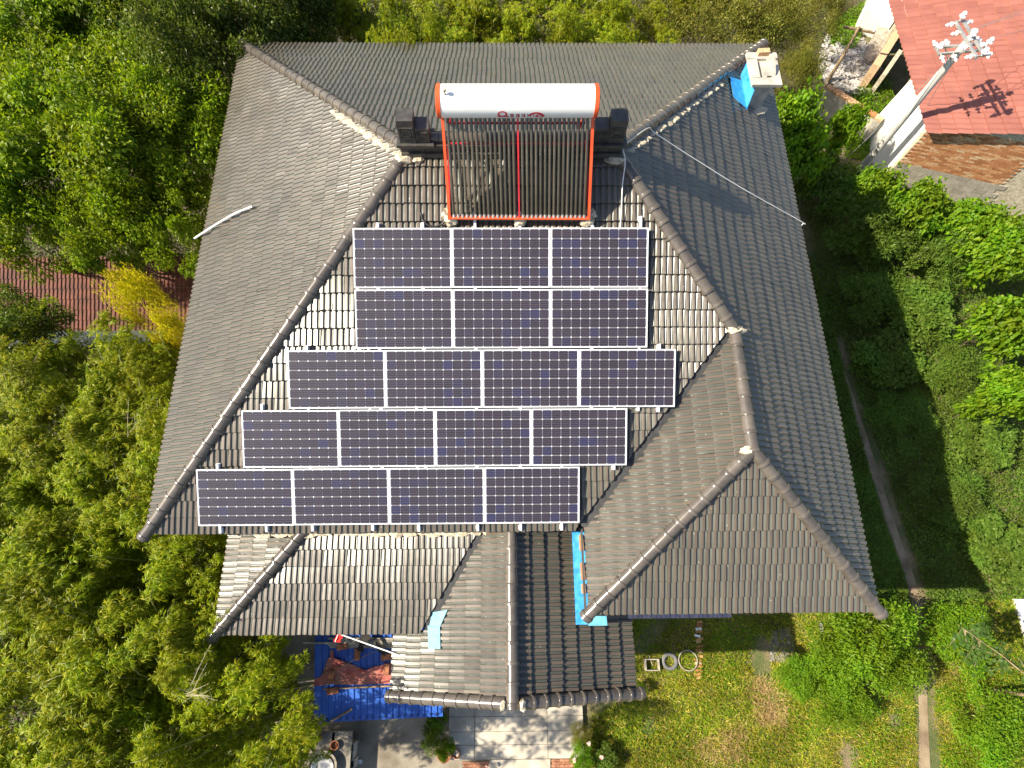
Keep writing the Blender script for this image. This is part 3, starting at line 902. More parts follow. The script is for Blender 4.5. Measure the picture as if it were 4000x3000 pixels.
blob((cx, cy-sy_/2-.1, zE(cx)+.02), (.3, .16, .05), 31, parent=chim, name='mortar_skirt')

# ------------------------------------------------------------------ solar water heater
def hit(u, v, P0, N, off=0.0):
    d = ray(u, v); N = unit(N)
    t = ((V3(P0)+N*off-CAM)@N)/(d@N)
    return CAM + d*t
def hitS(u, v, off): return hit(u, v, P_A, sN, off)
wN = unit(np.cross(P_NW-P_A, P_SW-P_A)); wN = wN if wN[2] > 0 else -wN
eN = unit(np.cross(P_NE-P_B, P_WJ-P_B)); eN = eN if eN[2] > 0 else -eN
nN = unit(np.cross(P_B-P_A, P_NW-P_A)); nN = nN if nN[2] > 0 else -nN

heater = thing('solar_water_heater', 'white tank solar water heater with black tubes and orange frame on the ridge', 'water heater', hitS(2030, 850, 0))
TA, TB = atd(1706, 392, 8.82), atd(2336, 397, 8.82)
TB[2] = TA[2] = (TA[2]+TB[2])/2; TB[1] = TA[1] = (TA[1]+TB[1])/2
TR = 0.232
ax_ = unit(TB-TA)
tank = MB().lathe(TA, [(TR, 0.06), (TR, np.linalg.norm(TB-TA)-.06)], 40, ax_).obj('tank', 'tank_white', heater, 30)
for a, sg in ((TA, 1), (TB, -1)):
    MB().lathe(a, [(0.0, -.0*sg), (TR*.9, 0.0), (TR*1.02, .012*sg), (TR*1.03, .068*sg), (TR*.99, .07*sg)], 40, ax_).obj('end_cap', 'orange_paint', tank, 35)
def tank_pt(x, ang, off=.002):          # ang from the top towards the south
    ang = ang+.22 if ang > 1 else ang
    return V3((x, TA[1]-(TR+off)*math.sin(ang), TA[2]+(TR+off)*math.cos(ang)))
def tank_patch(mb, x0, x1, a0, a1, n=3, off=.002):
    vs, fs = [], []
    for i in range(n+1):
        a = a0+(a1-a0)*i/n
        vs += [tank_pt(x0, a, off), tank_pt(x1, a, off)]
    fs = [(2*i, 2*i+1, 2*i+3, 2*i+2) for i in range(n)]
    mb.add(vs, fs)
xl = atd(1944, 450, 8.75)[0]; xr_ = atd(2122, 450, 8.75)[0]
mb = MB()
def arcmark(mb, cx_, ca, rx, ra, t0, t1, wd, n=14):
    vs, fs = [], []
    for i in range(n+1):
        t = t0+(t1-t0)*i/n
        for k in (1-wd, 1+wd):
            vs.append(tank_pt(cx_+rx*k*math.cos(t), ca+ra*k*math.sin(t), .003))
    fs = [(2*i, 2*i+1, 2*i+3, 2*i+2) for i in range(n)]
    mb.add(vs, fs)
arcmark(mb, xl+.07, 1.42, .06, .20, 0, 2*math.pi, .22)
tank_patch(mb, xl+.0, xl+.16, 1.56, 1.72)
arcmark(mb, xr_-.10, 1.62, .10, .30, math.pi, 2*math.pi, .22)
arcmark(mb, xr_-.05, 1.60, .05, .12, 0, 2*math.pi, .35)
for k in range(3):
    tank_patch(mb, xl+.20+k*.09, xl+.225+k*.09, 1.40, 1.75)
mb.obj('emblem', 'red_print', tank, fix=False)
mb = MB()
for k in range(9):
    x0 = xl+.185+k*.042
    tank_patch(mb, x0, x0+.012, 1.36+.05*(k % 2), 1.78)
    if k % 2 == 0: tank_patch(mb, x0, x0+.036, 1.50+.04*(k % 3), 1.55+.04*(k % 3))
mb.obj('lettering', 'grey_print', tank, fix=False)
vp = tank_pt(atd(1738, 362, 8.6)[0], .42, 0)
MB().lathe(vp, [(.012, 0), (.012, .06), (.028, .065), (.028, .10), (0, .105)], 12).obj('vent_valve', 'mortar', tank, 40)
BL, BR = hitS(1756, 849, .22), hitS(2300, 851, .22)
TL, TRt = atd(1728, 455, 9.0), atd(2316, 458, 9.0)
NT = 30
def lerp(a, b, t): return a*(1-t)+b*t
for i in range(NT):
    t = (i+.5+(.0 if i < 15 else .9)+ .55)/(NT+2.0)
    b0, t0 = lerp(BL, BR, t), lerp(TL, TRt, t)
    d = unit(t0-b0)
    tb = MB().tube([b0+d*.05, b0+d*.06, t0+d*.12], [.02, .0235, .0235], 10).obj('glass_tube', 'glass_tube', heater, 40)
    MB().lathe(b0, [(.0, 0), (.022, .0), (.024, .055), (.0, .055)], 8, d).obj('tube_seat', 'steel', tb, 40)
for a, b, nm, mt in ((BL-(TL-BL)*.02, TL+(TL-BL)*.06, 'side_rail', 'orange_paint'), (BR-(TRt-BR)*.02, TRt+(TRt-BR)*.06, 'side_rail', 'orange_paint')):
    MB().bar(a, b, .042, .04, sN).obj(nm, mt, heater)
mA, mB_ = lerp(BL, BR, .5), lerp(TL, TRt, .5)
MB().bar(mA, mB_+(mB_-mA)*.04, .024, .03, sN).obj('centre_rail', 'red_paint', heater)
MB().bar(BL-sN*.02-V3((.03, 0, 0)), BR-sN*.02+V3((.01, 0, 0)), .06, .06, sN).obj('bottom_rail', 'orange_paint', heater)
xL, xR = TL[0]+.05, TRt[0]-.05
def onN(x, y, off=0): return V3((x, y, H+zr*(yn-y)/(yn-yr)+off))
for yy, zz in ((1.97, H+3.27), (1.62, H+3.20)):
    MB().bar((xL, yy, zz), (xR, yy, zz), .025, .035).obj('cross_bar', 'red_paint', heater)
for x in (xL, xR):
    f = onN(x, 2.55, .05)
    MB().bar(f, (x, TA[1]+.1, TA[2]-.15), .035, .035).obj('rear_leg', 'orange_paint', heater)
    MB().bar(f, (x, 1.62, H+3.20), .03, .03).obj('brace', 'red_paint', heater)
    MB().bar((x, 1.62, H+3.20), lerp(BL, TL, .02)*(x == xL)+lerp(BR, TRt, .02)*(x == xR)+V3((0, .02, -.03)), .03, .03).obj('base_rail', 'red_paint', heater)
    MB().bar((x, 1.97, H+3.27), (x+(.25 if x == xL else -.25), TA[1]+.12, TA[2]-.12), .025, .025).obj('brace', 'red_paint', heater)
for k, (u, v, sx) in enumerate(((1762, 862, .12), (2032, 868, .10), (2292, 866, .13), (1745, 838, .08), (2308, 840, .11))):
    blob(hitS(u, v, .07), (sx, .09, .12), 90+k, parent=heater, name='footing')

# ------------------------------------------------------------------ loose things on the roof
def hose(name, label, cat, pts, r, mat, n=8, smoothpts=6):
    P = [V3(p) for p in pts]
    out = []
    for i in range(len(P)-1):
        p0, p1, p2, p3 = P[max(i-1, 0)], P[i], P[i+1], P[min(i+2, len(P)-1)]
        for k in range(smoothpts):
            t = k/smoothpts
            out.append(.5*((2*p1)+(-p0+p2)*t+(2*p0-5*p1+4*p2-p3)*t*t+(-p0+3*p1-3*p2+p3)*t**3))
    out.append(P[-1])
    o = MB().tube(out, r, n).obj(name, mat, None, 50)
    return tag(o, label, cat)
hose('plastic_pipe', 'short curved white plastic pipe lying on the west roof slope', 'pipe',
     [hit(760, 931, P_A, wN, .12), hit(862, 866, P_A, wN, .11), hit(925, 831, P_A, wN, .11), hit(987, 806, P_A, wN, .10)], .022, 'white_paint')
hose('water_hose', 'thin white hose running over the ridge and down the east roof slope', 'hose',
     [hitS(2423, 887, .12), hitS(2428, 800, .13), hitS(2432, 719, .16), hitS(2442, 629, .20), P_B+V3((.05, -.02, .16)), hit(2452, 556, P_B, nN, .22), hit(2532, 500, P_B, nN, .20),
      hit(2560, 521, P_B, eN, .14), hit(2700, 612, P_B, eN, .08), hit(2910, 742, P_B, eN, .08), hit(3128, 864, P_B, eN, .09), hit(3136, 874, P_B, eN, .07), hit(3126, 884, P_B, eN, .03)], .0085, 'white_paint', 6)
hose('rubber_hose', 'black rubber hose looping beside the water heater foot', 'hose',
     [hitS(1644, 830, .08), hitS(1652, 858, .07), hitS(1672, 880, .07), hitS(1700, 886, .07), hitS(1728, 874, .08), hitS(1746, 845, .12), hitS(1757, 820, .2)], .018, 'black_rubber')
fp = thing('flag_pole', 'pale pole with a small red flag sticking out over the blue shed', 'flag', bp(1540, 2553, gzE+.1))
fa, fb = bp(1560, 2560, gW(bp(1560, 2560, 4.8)[0])+.06), bp(1322, 2475, 4.6)
MB().tube([fa, fb], .012, 8).obj('pole', 'white_paint', fp, 50)
mb = MB(); gx = []
for i in range(6):
    for j in range(4):
        u = 1338-26*(j/3)-8*(i/5)+3*math.sin(i*1.3); v = 2480+28*(i/5)+ (3-j)*.5
        gx.append(bp(u, v, 4.59-.05*(i/5)+.02*math.sin(i*1.7+j)))
mb.add(gx, [(i*4+j, i*4+j+1, i*4+j+5, i*4+j+4) for i in range(5) for j in range(3)])
fl_ = mb.obj('flag', 'flag_red', fp, 60, fix=False)
MB().tube([bp(1322, 2474, 4.61), bp(1309, 2507, 4.57)], .008, 6).obj('flag_edge', 'white_paint', fp)
MB().tube([bp(1420, 2478, 4.68), bp(1396, 2528, 4.62)], .008, 6).obj('cross_stick', 'black_rubber', fp)

# ------------------------------------------------------------------ blue shed beside the porch
sA, sB, sC = bp(1226, 2480, 3.5), bp(1226, 2823, 3.2), bp(1728, 2798, 3.2)
shN = unit(np.cross(sB-sA, sC-sA)); shN = shN if shN[2] > 0 else -shN
def sh(u, v, off=0.0): return hit(u, v, sA, shN, off)
shed = thing('metal_shed', 'open shed with a ribbed blue metal roof beside the porch', 'shed', (sB[0], sB[1], 0))
du = unit(sC-sB); dv = unit(sA-sB - du*((sA-sB)@du))
Ls = np.linalg.norm(sC-sB); Ws = np.linalg.norm(sA-sB)+.9
ns = 4
for k in range(ns):
    a0 = sB + du*(Ls*k/ns)
    wS = Ls/ns; nr = 5
    prof_ = []
    for i in range(nr):
        b_ = wS*i/nr; p_ = wS/nr
        prof_ += [(b_, 0), (b_+p_*.08, .022), (b_+p_*.20, .022), (b_+p_*.28, 0)]
    prof_.append((wS+.01, 0))
    vs = [a0 + du*x + dv*yv + shN*(z+.002*k) for yv in (0, Ws) for x, z in prof_]
    n_ = len(prof_)
    me_ = MB().add(vs, [(i, i+1, n_+i+1, n_+i) for i in range(n_-1)])
    sheet = me_.obj('roof_sheet', 'blue_sheet', shed)
    for i in range(nr):
        MB().box(a0+du*(wS*i/nr+wS/nr*.14)+dv*.06+shN*.03, (.022, .035, .02), du, dv).obj('screw', 'black_rubber', sheet)
for p_ in (sB+du*.05+dv*.08, sC-du*.05+dv*.08, sB+du*.05+dv*(Ws-.2)):
    MB().tube([(p_[0], p_[1], 0), (p_[0], p_[1], p_[2]-.03)], .045, 8).obj('post', 'wood', shed)
MB().bar(sB+dv*.1-shN*.05-du*.25, sC+dv*.1-shN*.05, .06, .07).obj('beam', 'wood', shed)
MB().bar(sB+dv*1.0-shN*.05-du*.3, sC+dv*1.0-shN*.05, .06, .07).obj('beam', 'wood', shed)
def sheet_poly(px, off, mat, name, label, cat, amp=.02, wavy=3):
    bm = bmesh.new()
    vs = [bm.verts.new(tuple(sh(u, v, off))) for u, v in px]
    bm.faces.new(vs)
    bmesh.ops.triangulate(bm, faces=bm.faces[:])
    bmesh.ops.subdivide_edges(bm, edges=bm.edges[:], cuts=wavy, use_grid_fill=True)
    for v in bm.verts:
        v.co += Vector(shN)*(amp*(math.sin(v.co.x*9+v.co.y*5)+math.sin(v.co.y*13-v.co.x*4)))*.5 + Vector(shN)*amp
    ext = bmesh.ops.solidify(bm, geom=bm.faces[:], thickness=.006)
    me = bpy.data.meshes.new(name); bm.to_mesh(me); bm.free(); finish(me, mat, 50)
    return tag(link(name, me), label, cat)
sheet_poly([(1228, 2677), (1228, 2652), (1255, 2642), (1264, 2618), (1284, 2570), (1292, 2566), (1292, 2538), (1304, 2538), (1306, 2566), (1415, 2612), (1430, 2617), (1465, 2602), (1540, 2586), (1540, 2668), (1420, 2673), (1300, 2671)],
           .03, 'tarp_red', 'tarpaulin', 'faded red tarpaulin spread over the blue shed roof', 'tarpaulin')
sheet_poly([(1410, 2480), (1440, 2476), (1455, 2490), (1440, 2500), (1425, 2520), (1424, 2545), (1395, 2538), (1400, 2515)], .16, 'black_cloth', 'plastic_sheet', 'crumpled black plastic sheet lying across the planks on the shed', 'plastic sheet', .03)
sheet_poly([(1458, 2488), (1480, 2495), (1490, 2520), (1512, 2548), (1505, 2565), (1480, 2545), (1470, 2515)], .16, 'black_cloth', 'plastic_sheet', 'narrow black plastic strip under the flag pole, nearer the porch gable', 'plastic sheet', .03)
for k, (v0, u0, u1) in enumerate(((2494, 1284, 1540), (2503, 1300, 1540), (2511, 1186, 1540), (2519, 1282, 1530), (2527, 1290, 1540))):
    lab = ['topmost of five weathered planks on the blue shed roof', 'second weathered plank from the porch eave on the shed roof', 'longest weathered plank, jutting left past the shed roof', 'fourth weathered plank from the porch eave on the shed roof', 'lowest of five weathered planks on the blue shed roof'][k]
    o = MB().bar(sh(u0, v0, .07), sh(u1, v0+1, .07), .035, .035, shN).obj('plank', 'wood_grey')
    tag(o, lab, 'plank', 'planks on the blue shed')
bl = [((1338, 2526), 'brick', 'upright brown brick resting against the planks on the shed', 0), ((1396, 2556), 'brick', 'orange brick just below the black plastic sheet on the shed', 1), ((1510, 2566), 'brick', 'brown brick at the end of the black plastic strip', 0),
      ((1509, 2614), 'brick', 'orange brick on the red tarpaulin near the porch gable', 1), ((1296, 2640), 'brick', 'brown brick on the left part of the red tarpaulin', 1), ((1299, 2699), 'brick', 'brown brick below the tarpaulin under the bamboo pole', 0)]
for (u, v), nm, lab, o_ in bl:
    X = unit(du + dv*.15) if o_ == 0 else unit(dv+du*.1)
    o = MB().box(sh(u, v, .075), (.22, .11, .055), X, unit(np.cross(shN, X))).obj('brick', 'terracotta')
    tag(o, lab, 'brick', 'loose bricks on the shed roof')
for (a, b, r, lab) in (((1263, 2691), (1524, 2680), .018, 'dark bamboo pole lying along the lower edge of the tarpaulin'), ((1165, 2890), (1376, 2769), .022, 'slanting bamboo pole across the shed corner'),
                       ((1255, 2636), (1475, 2540), .008, 'thin dark rod lying diagonally over the red tarpaulin')):
    pa = sh(*a, .06); pb_ = sh(*b, .06)
    o = MB().tube([pa, lerp(pa, pb_, .5)+V3((0, 0, .01)), pb_], r, 8).obj('bamboo_pole', 'wood', None, 50)
    tag(o, lab, 'pole')

# ------------------------------------------------------------------ yard, patio, paths
def sheet(name, px, z, mat, kind='structure', zz=None):
    me = bpy.data.meshes.new(name)
    me.from_pydata([tuple(bp(u, v, z)) for u, v in px], [], [tuple(range(len(px)))])
    finish(me, mat)
    bm = bmesh.new(); bm.from_mesh(me); bmesh.ops.recalc_face_normals(bm, faces=bm.faces[:])
    for f in bm.faces:
        if f.normal.z < 0: f.normal_flip()
    bm.to_mesh(me); bm.free()
    return tag(link(name, me), kind=kind)
noise_mat('yard', (0.13, 0.105, 0.075), (0.24, 0.21, 0.165), 1.6, 0.95, bump=0.6, bscale=45, c3=(0.31, 0.275, 0.22), p=(.3, .7), detail=9)
noise_mat('dirt', (0.16, 0.115, 0.07), (0.30, 0.23, 0.15), 2.2, 0.95, bump=0.7, bscale=40, detail=9)
sheet('yard', [(1000, 2380), (2100, 2380), (2100, 3150), (1120, 3150), (1060, 2700)], .006, 'yard')
noise_mat('litter', (0.035, 0.03, 0.016), (0.09, 0.07, 0.04), 6, 0.95, bump=0.8, bscale=25, detail=9)
sheet('forest_floor', [(-900, -700), (4800, -700), (3250, 150), (3120, 400), (2000, 300), (800, 300), (700, 1500), (700, 2400), (1040, 2400), (1080, 3400), (-900, 3400)], .004, 'litter')
pth = [(3250, 1400), (3285, 1400), (3385, 1700), (3480, 2000), (3570, 2250), (3612, 2420), (3625, 2800), (3640, 3150), (3590, 3150), (3590, 2800), (3578, 2420), (3525, 2220), (3430, 1930), (3335, 1650)]
sheet('path', pth, .008, 'dirt')
patio = bpy.data.objects.new('patio', None); COL.objects.link(patio); tag(patio, kind='structure')
zp = .12
xs_ = [bp(u, 2880, zp)[0] for u in (1752, 1854, 2139, 2281)]
ysl = [bp(2000, v, zp)[1] for v in (2640, 2740, 2798, 2857, 2909, 2966)]
for i in range(3):
    for j in range(5):
        x0, x1 = xs_[i]+.006, xs_[i+1]-.006; y1, y0 = ysl[j]-.005, ysl[j+1]+.005
        MB().box(((x0+x1)/2, (y0+y1)/2, zp/2+random.uniform(-.003, .003)), (x1-x0, y1-y0, zp)).obj('paving_slab', 'patio', patio)
MB().box((xs_[0]/2+xs_[3]/2, (ysl[0]+ysl[-1])/2, .05), (xs_[3]-xs_[0]-.04, ysl[0]-ysl[-1]-.04, .09)).obj('slab_bed', 'concrete_dark', patio)
stp = bpy.data.objects.new('step', None); COL.objects.link(stp); tag(stp, kind='structure')
sx0, sx1 = bp(1912, 2990, .06)[0], bp(2150, 2990, .06)[0]
MB().box(((sx0+sx1)/2, ysl[-1]-.25, .03), (sx1-sx0, .46, .06)).obj('paving_slab', 'patio', stp)
bpth = bpy.data.objects.new('brick_path', None); COL.objects.link(bpth); tag(bpth, kind='structure')
brk = MB().box((0, 0, 0), (.105, .052, .04)).mesh('brick', 'paver')
for (u0, u1, v0) in ((1815, 1908, 2972), (2158, 2245, 2962)):
    x0, x1 = bp(u0, v0, 0)[0], bp(u1, v0, 0)[0]; y0 = bp(u0, v0, 0)[1]
    for r in range(7):
        x = x0 + (r % 2)*.03
        while x < x1:
            b = link('brick', brk, bpth); b.location = (x, y0-r*.058-.04, .02+random.uniform(-.004, .004)); b.rotation_euler.z = random.gauss(0, .04)
            x += .112
# slabs, blocks and bowls in the lower yard
def slab(px0, px1, z, th, label, mat='concrete'):
    a, b = bp(px0[0], px0[1], z), bp(px1[0], px1[1], z)
    o = MB().box(((a[0]+b[0])/2, (a[1]+b[1])/2, z-th/2), (abs(b[0]-a[0]), abs(b[1]-a[1]), th)).obj('concrete_slab', mat)
    return tag(o, label, 'slab')
slab((1231, 2862), (1294, 3040), .5, .08, 'grey concrete slab nearest the bamboo in the lower yard', 'concrete_dark')
slab((1299, 2856), (1363, 3040), .5, .08, 'grey concrete slab beside the hollow blocks in the lower yard', 'concrete_dark')
for xx in (1236, 1355):
    a = bp(xx, 2990, .2)
    o = MB().box((a[0], a[1], .21), (.1, .9, .42)).obj('support_wall', 'concrete_dark')
    tag(o, 'low masonry support under the %s concrete slab' % ('left' if xx == 1236 else 'right'), 'wall')
for (u, v, nh, lab) in ((1371, 2938, 2, 'two-hole hollow concrete block beside the slab'), (1374, 2985, 1, 'single-hole concrete block at the lower picture edge')):
    c = bp(u, v, .4); mb = MB(); w_, l_ = .13, .165*nh+.03
    mb.box((c[0]-w_/2+.012, c[1], .2), (.024, l_, .4)); mb.box((c[0]+w_/2-.012, c[1], .2), (.024, l_, .4))
    for k in range(nh+1):
        mb.box((c[0], c[1]-l_/2+.012+k*(l_-.024)/nh, .2), (w_-.05, .024, .398))
    tag(mb.obj('hollow_block', 'concrete'), lab, 'block')
def bowl(u, v, z, r, h, mat, name, label, cat, wall=.02, rim=True):
    c = bp(u, v, z+h); c[2] = z
    prof_ = [(0.001, 0), (r*.65, 0), (r*.95, h*.8), (r, h), (r-wall, h), (r*.9-wall, h*.75), (r*.6, h*.15), (0.001, h*.12)]
    return tag(MB().lathe(c, prof_, 24).obj(name, mat, None, 40), label, cat)
bowl(1243, 2880, .5, .10, .10, 'terracotta', 'clay_pot', 'small red clay pot on the left concrete slab', 'pot')
bowl(1306, 2912, .5, .105, .09, 'terracotta', 'clay_pot', 'small round clay pot on the joint between the slabs', 'pot')
bowl(1258, 2998, .5, .34, .16, 'concrete_dark', 'stone_basin', 'large round basin on the slabs at the lower picture edge', 'basin', .03)
bowl(1258, 3002, .53, .26, .12, 'steel', 'metal_bowl', 'shiny metal bowl inside the round basin', 'bowl', .01)
bowl(1178, 2902, 0.0, .13, .42, 'concrete_dark', 'jar', 'dark open jar at the foot of the bamboo pole', 'jar', .03)
bowl(1408, 2976, 0.0, .05, .05, 'porcelain', 'cup', 'tiny white cup on the bare yard', 'cup', .008)
for (u0, v0, u1, v1, z, lab) in ((1178, 2896, 1255, 2852, .5, 'short log leaning beside the clay jar'), (1228, 2830, 1232, 2900, .6, 'square timber standing against the slab corner')):
    tag(MB().tube([bp(u0, v0, z), bp(u1, v1, z+.1)], .045, 8).obj('log', 'wood', None, 50), lab, 'log')
for (u, v, r, h, lab) in ((1735, 2950, .17, .2, 'wide clay flower pot at the left edge of the patio'), (1781, 2945, .11, .16, 'smaller clay flower pot on the patio corner')):
    bowl(u, v, .02, r, h, 'terracotta', 'flower_pot', lab, 'flower pot', .02)
# right yard bits
def ring(u, v, R, r, z, mat, name, label, cat, flat=1.0):
    c = bp(u, v, z); n, m_ = 28, 8; vs, fs = [], []
    for i in range(n):
        for j in range(m_):
            a = 2*math.pi*i/n; b = 2*math.pi*j/m_
            rr_ = R + r*math.cos(b)
            vs.append((c[0]+rr_*math.cos(a), c[1]+rr_*math.sin(a), z+flat*r*math.sin(b)))
    for i in range(n):
        for j in range(m_):
            fs.append((i*m_+j, ((i+1) % n)*m_+j, ((i+1) % n)*m_+(j+1) % m_, i*m_+(j+1) % m_))
    return tag(MB().add(vs, fs).obj(name, mat, None, 60), label, cat)
ring(2616, 2583, .165, .052, .06, 'tyre', 'tyre', 'worn grey tyre lying on the grass behind the porch', 'tyre', 1.0)
ring(2688, 2580, .235, .014, .10, 'wood_grey', 'hoop', 'thin round hoop lying beside the tyre', 'hoop')
sf = thing('crate', 'empty square planter frame beside the tyre', 'planter', bp(2548, 2597, 0))
c = bp(2548, 2597, .16)
for (dx, dy, lx, ly) in ((-.165, 0, .03, .26), (.165, 0, .03, .26), (0, .125, .30, .025), (0, -.125, .30, .025)):
    MB().box((c[0]+dx, c[1]+dy, .09), (lx, ly-.002, .18)).obj('side_board', 'wood_grey', sf)
MB().tube([(c[0]-.05, c[1]+.25, .02), (c[0]-.0, c[1]-.02, .2)], .01, 6).obj('stake', 'wood_grey', sf)
edge = thing('brick_edging', 'row of half-buried bricks leading from the wing to the lawn', 'brick edging', bp(2728, 2540, 0))
for i in range(17):
    v = 2428+i*13.5+random.uniform(-3, 3); cpt = bp(2728+random.uniform(-5, 6), v, .03)
    o = MB().box((cpt[0], cpt[1], .03), (.15+random.uniform(-.03, .05), .06, .06), (1, random.uniform(-.2, .2), 0), (random.uniform(-.1, .1), 1, 0)).obj('brick', 'brick' if i not in (2, 4) else 'whitewash', edge)
slab((3202, 2432), (3222, 2490), .07, .07, 'small pale concrete stub in the shade of the wing')
slab((3965, 2340), (4080, 2600), .10, .10, 'bright pale concrete slab at the right picture edge', 'whitewash')
# gravel heap
def pieces(name, pxpoly, n, smin, smax, mat, zmax, label, cat, flat=.5):
    mb = MB(); cnt = 0; rr_ = random.Random(5)
    us = [p[0] for p in pxpoly]; vs_ = [p[1] for p in pxpoly]
    while cnt < n:
        u, v = rr_.uniform(min(us), max(us)), rr_.uniform(min(vs_), max(vs_))
        if not pip(pxpoly, u, v): continue
        p = bp(u, v, 0); s = rr_.uniform(smin, smax)
        a = rr_.uniform(0, 6.28); t = rr_.uniform(-.5, .5)
        X = unit((math.cos(a), math.sin(a), t)); Y = unit(np.cross((0, rr_.uniform(-.3, .3), 1), X))
        mb.box((p[0], p[1], rr_.uniform(.01, zmax)), (s, s*rr_.uniform(.3, .8), s*flat*rr_.uniform(.3, 1)), X, Y); cnt += 1
    o = mb.obj(name, mat, fix=False)
    return tag(o, label, cat, kind='stuff')
pieces('gravel', [(3010, 2470), (3080, 2450), (3105, 2520), (3090, 2590), (3005, 2580)], 700, .02, .06, 'gravel', .05, 'heap of grey gravel in the shaded yard', 'gravel')

# ------------------------------------------------------------------ neighbouring building, pole, rubble (upper right)
zev = 2.7
eS, eNo = bp(3618, 522, zev), bp(3478, 40, zev)
nd = unit((eNo-eS)*V3((1, 1, 0))); nx = np.array([nd[1], -nd[0], 0])     # nd: along the eave, nx: up-slope
nb = thing('neighbour_house', 'brick building with a red profiled metal roof behind the power pole', 'building', eS*V3((1, 1, 0))+nd*2)
pit = math.tan(math.radians(17)); Wd, Ln = 3.6, 6.5; SK = .28
def nroof(s, t, off=0.0):                # s along the eave, t up the slope
    s = s - SK*t*(1-s/Ln)
    return eS + nd*s + nx*t + V3((0, 0, pit*t+off)) if t <= Wd else eS + nd*s + nx*t + V3((0, 0, pit*(2*Wd-t)+off))
stepL = .36
nst = int(Wd/stepL)
for k in range(nst*2):
    t0, t1 = k*stepL, (k+1)*stepL
    if k < nst:
        za, zb_ = .035, 0.0
    else:
        za, zb_ = 0.0, .035
    nr = int(Ln/.19); vs = []; prof_ = []
    for i in range(nr):
        prof_ += [(i*.19, 0), (i*.19+.045, .030), (i*.19+.10, .036), (i*.19+.15, .004)]
    prof_.append((nr*.19, 0))
    vs = [nroof(s_, t0+.001, z_+za) for s_, z_ in prof_] + [nroof(s_, t1-.001, z_+zb_) for s_, z_ in prof_]
    n_ = len(prof_); fs = [(i, i+1, n_+i+1, n_+i) for i in range(n_-1)]
    vs += [nroof(s_, t0+.001, z_+za-.03) for s_, z_ in prof_]
    fs += [(2*n_+i, 2*n_+i+1, i+1, i) for i in range(n_-1)]
    MB().add(vs, fs).obj('roof_sheet', 'red_sheet', nb, 30)
MB().tube([nroof(0, Wd, .04), nroof(Ln, Wd, .04)], .09, 10).obj('ridge_cap', 'red_sheet', nb, 40)
gx2 = unit(nx-nd*SK); gd2 = np.array([-gx2[1], gx2[0], 0])
gN = eS + nd*.22
def gw(t, z): return V3((gN[0]+gx2[0]*t, gN[1]+gx2[1]*t, z))
mb = MB(); mb.prism([gw(.12, 0), gw(2*Wd-.12, 0), gw(2*Wd-.12, zev-.02), gw(Wd, zev+pit*Wd-.06), gw(.12, zev-.02)], gd2*.2); mb.obj('gable_wall', 'mortar', nb)
# bricks and blocks on the gable wall
brm = MB().box((0, 0, 0), (.225, .03, .062)).mesh('brick', 'brick')
blm = MB().box((0, 0, 0), (.36, .03, .17)).mesh('grey_block', 'grey_block')
Rb = Matrix(((gx2[0], gd2[0], 0, 0), (gx2[1], gd2[1], 0, 0), (0, 0, 1, 0), (0, 0, 0, 1)))
ZG = 1.28
k = 0; z = .09
while z < ZG-.05:
    t = .14 + .18*(k % 2)*1.0 + .18
    while t < 3.4:
        b = link('grey_block', blm, nb); p = gw(t, z)-gd2*.006; b.matrix_basis = Matrix.Translation(Vector(p)) @ Rb; t += .372
    z += .182; k += 1
z = ZG+.03; k = 0; nbk = 0
while z < zev+.7 and nbk < 290:
    t = .24 + .117*(k % 2)
    while t < 3.3:
        if z < zev + pit*t - .12:
            b = link('brick', brm, nb); p = gw(t, z)-gd2*(.004+random.uniform(0, .004)); b.matrix_basis = Matrix.Translation(Vector(p)) @ Rb; nbk += 1
        t += .236
    z += .072; k += 1
wW = eS + nx*.2
mb = MB(); mb.prism([wW+nd*.25-V3((0, 0, zev)), wW+nd*2.6-V3((0, 0, zev)), wW+nd*2.3+V3((0, 0, -.02)), wW+nd*.25+V3((0, 0, -.02))], nx*.2); mb.obj('side_wall', 'whitewash', nb)
# ruined walls beyond
ruin = thing('ruined_wall', 'pale crumbling wall stump left of the red metal roof', 'ruined wall', bp(3430, 200, 0))
def wallseg(u0, v0, u1, v1, zt, th, mat, parent, name='wall'):
    a, b = bp(u0, v0, zt), bp(u1, v1, zt); a[2] = b[2] = zt/2
    return MB().bar(a, b, th, zt).obj(name, mat, parent)
wallseg(3425, 255, 3510, 120, 1.1, .24, 'brick', ruin); wallseg(3455, 290, 3520, 195, .95, .14, 'mortar', ruin)
wallseg(3440, 55, 3500, -90, .9, 1.1, 'whitewash', ruin); wallseg(3520, 90, 3600, -60, 1.2, .3, 'mortar', ruin)
for i, (u0, v0, u1, v1) in enumerate(((3380, 230, 3445, 110), (3395, 240, 3460, 115), (3412, 238, 3475, 118), (3385, 200, 3462, 70), (3400, 215, 3470, 85))):
    a, b = bp(u0, v0, .25), bp(u1, v1, .55)
    lab = ['leftmost grey board leaning by the ruined wall', 'second grey board leaning by the ruined wall', 'third grey board, nearest the bricks of the ruined wall', 'upper grey board tilted against the pale ruin', 'short upper grey board over the leaning boards'][i]
    tag(MB().bar(a, b, .16, .03).obj('board', 'wood_grey'), lab, 'board', 'boards by the ruin')
pieces('rubble', [(3195, 240), (3230, 150), (3300, 120), (3400, 200), (3440, 300), (3420, 380), (3330, 380), (3220, 330)], 1500, .06, .26, 'rubble', .18, 'pale heap of broken slates and boards beside the leaning post', 'rubble', .3)
rw = thing('retaining_wall', 'grey rendered yard wall with a brick coping below the rubble', 'wall', bp(3350, 480, 0))
ra, rb_ = bp(3232, 335, 1.1), bp(3448, 470, 1.1)
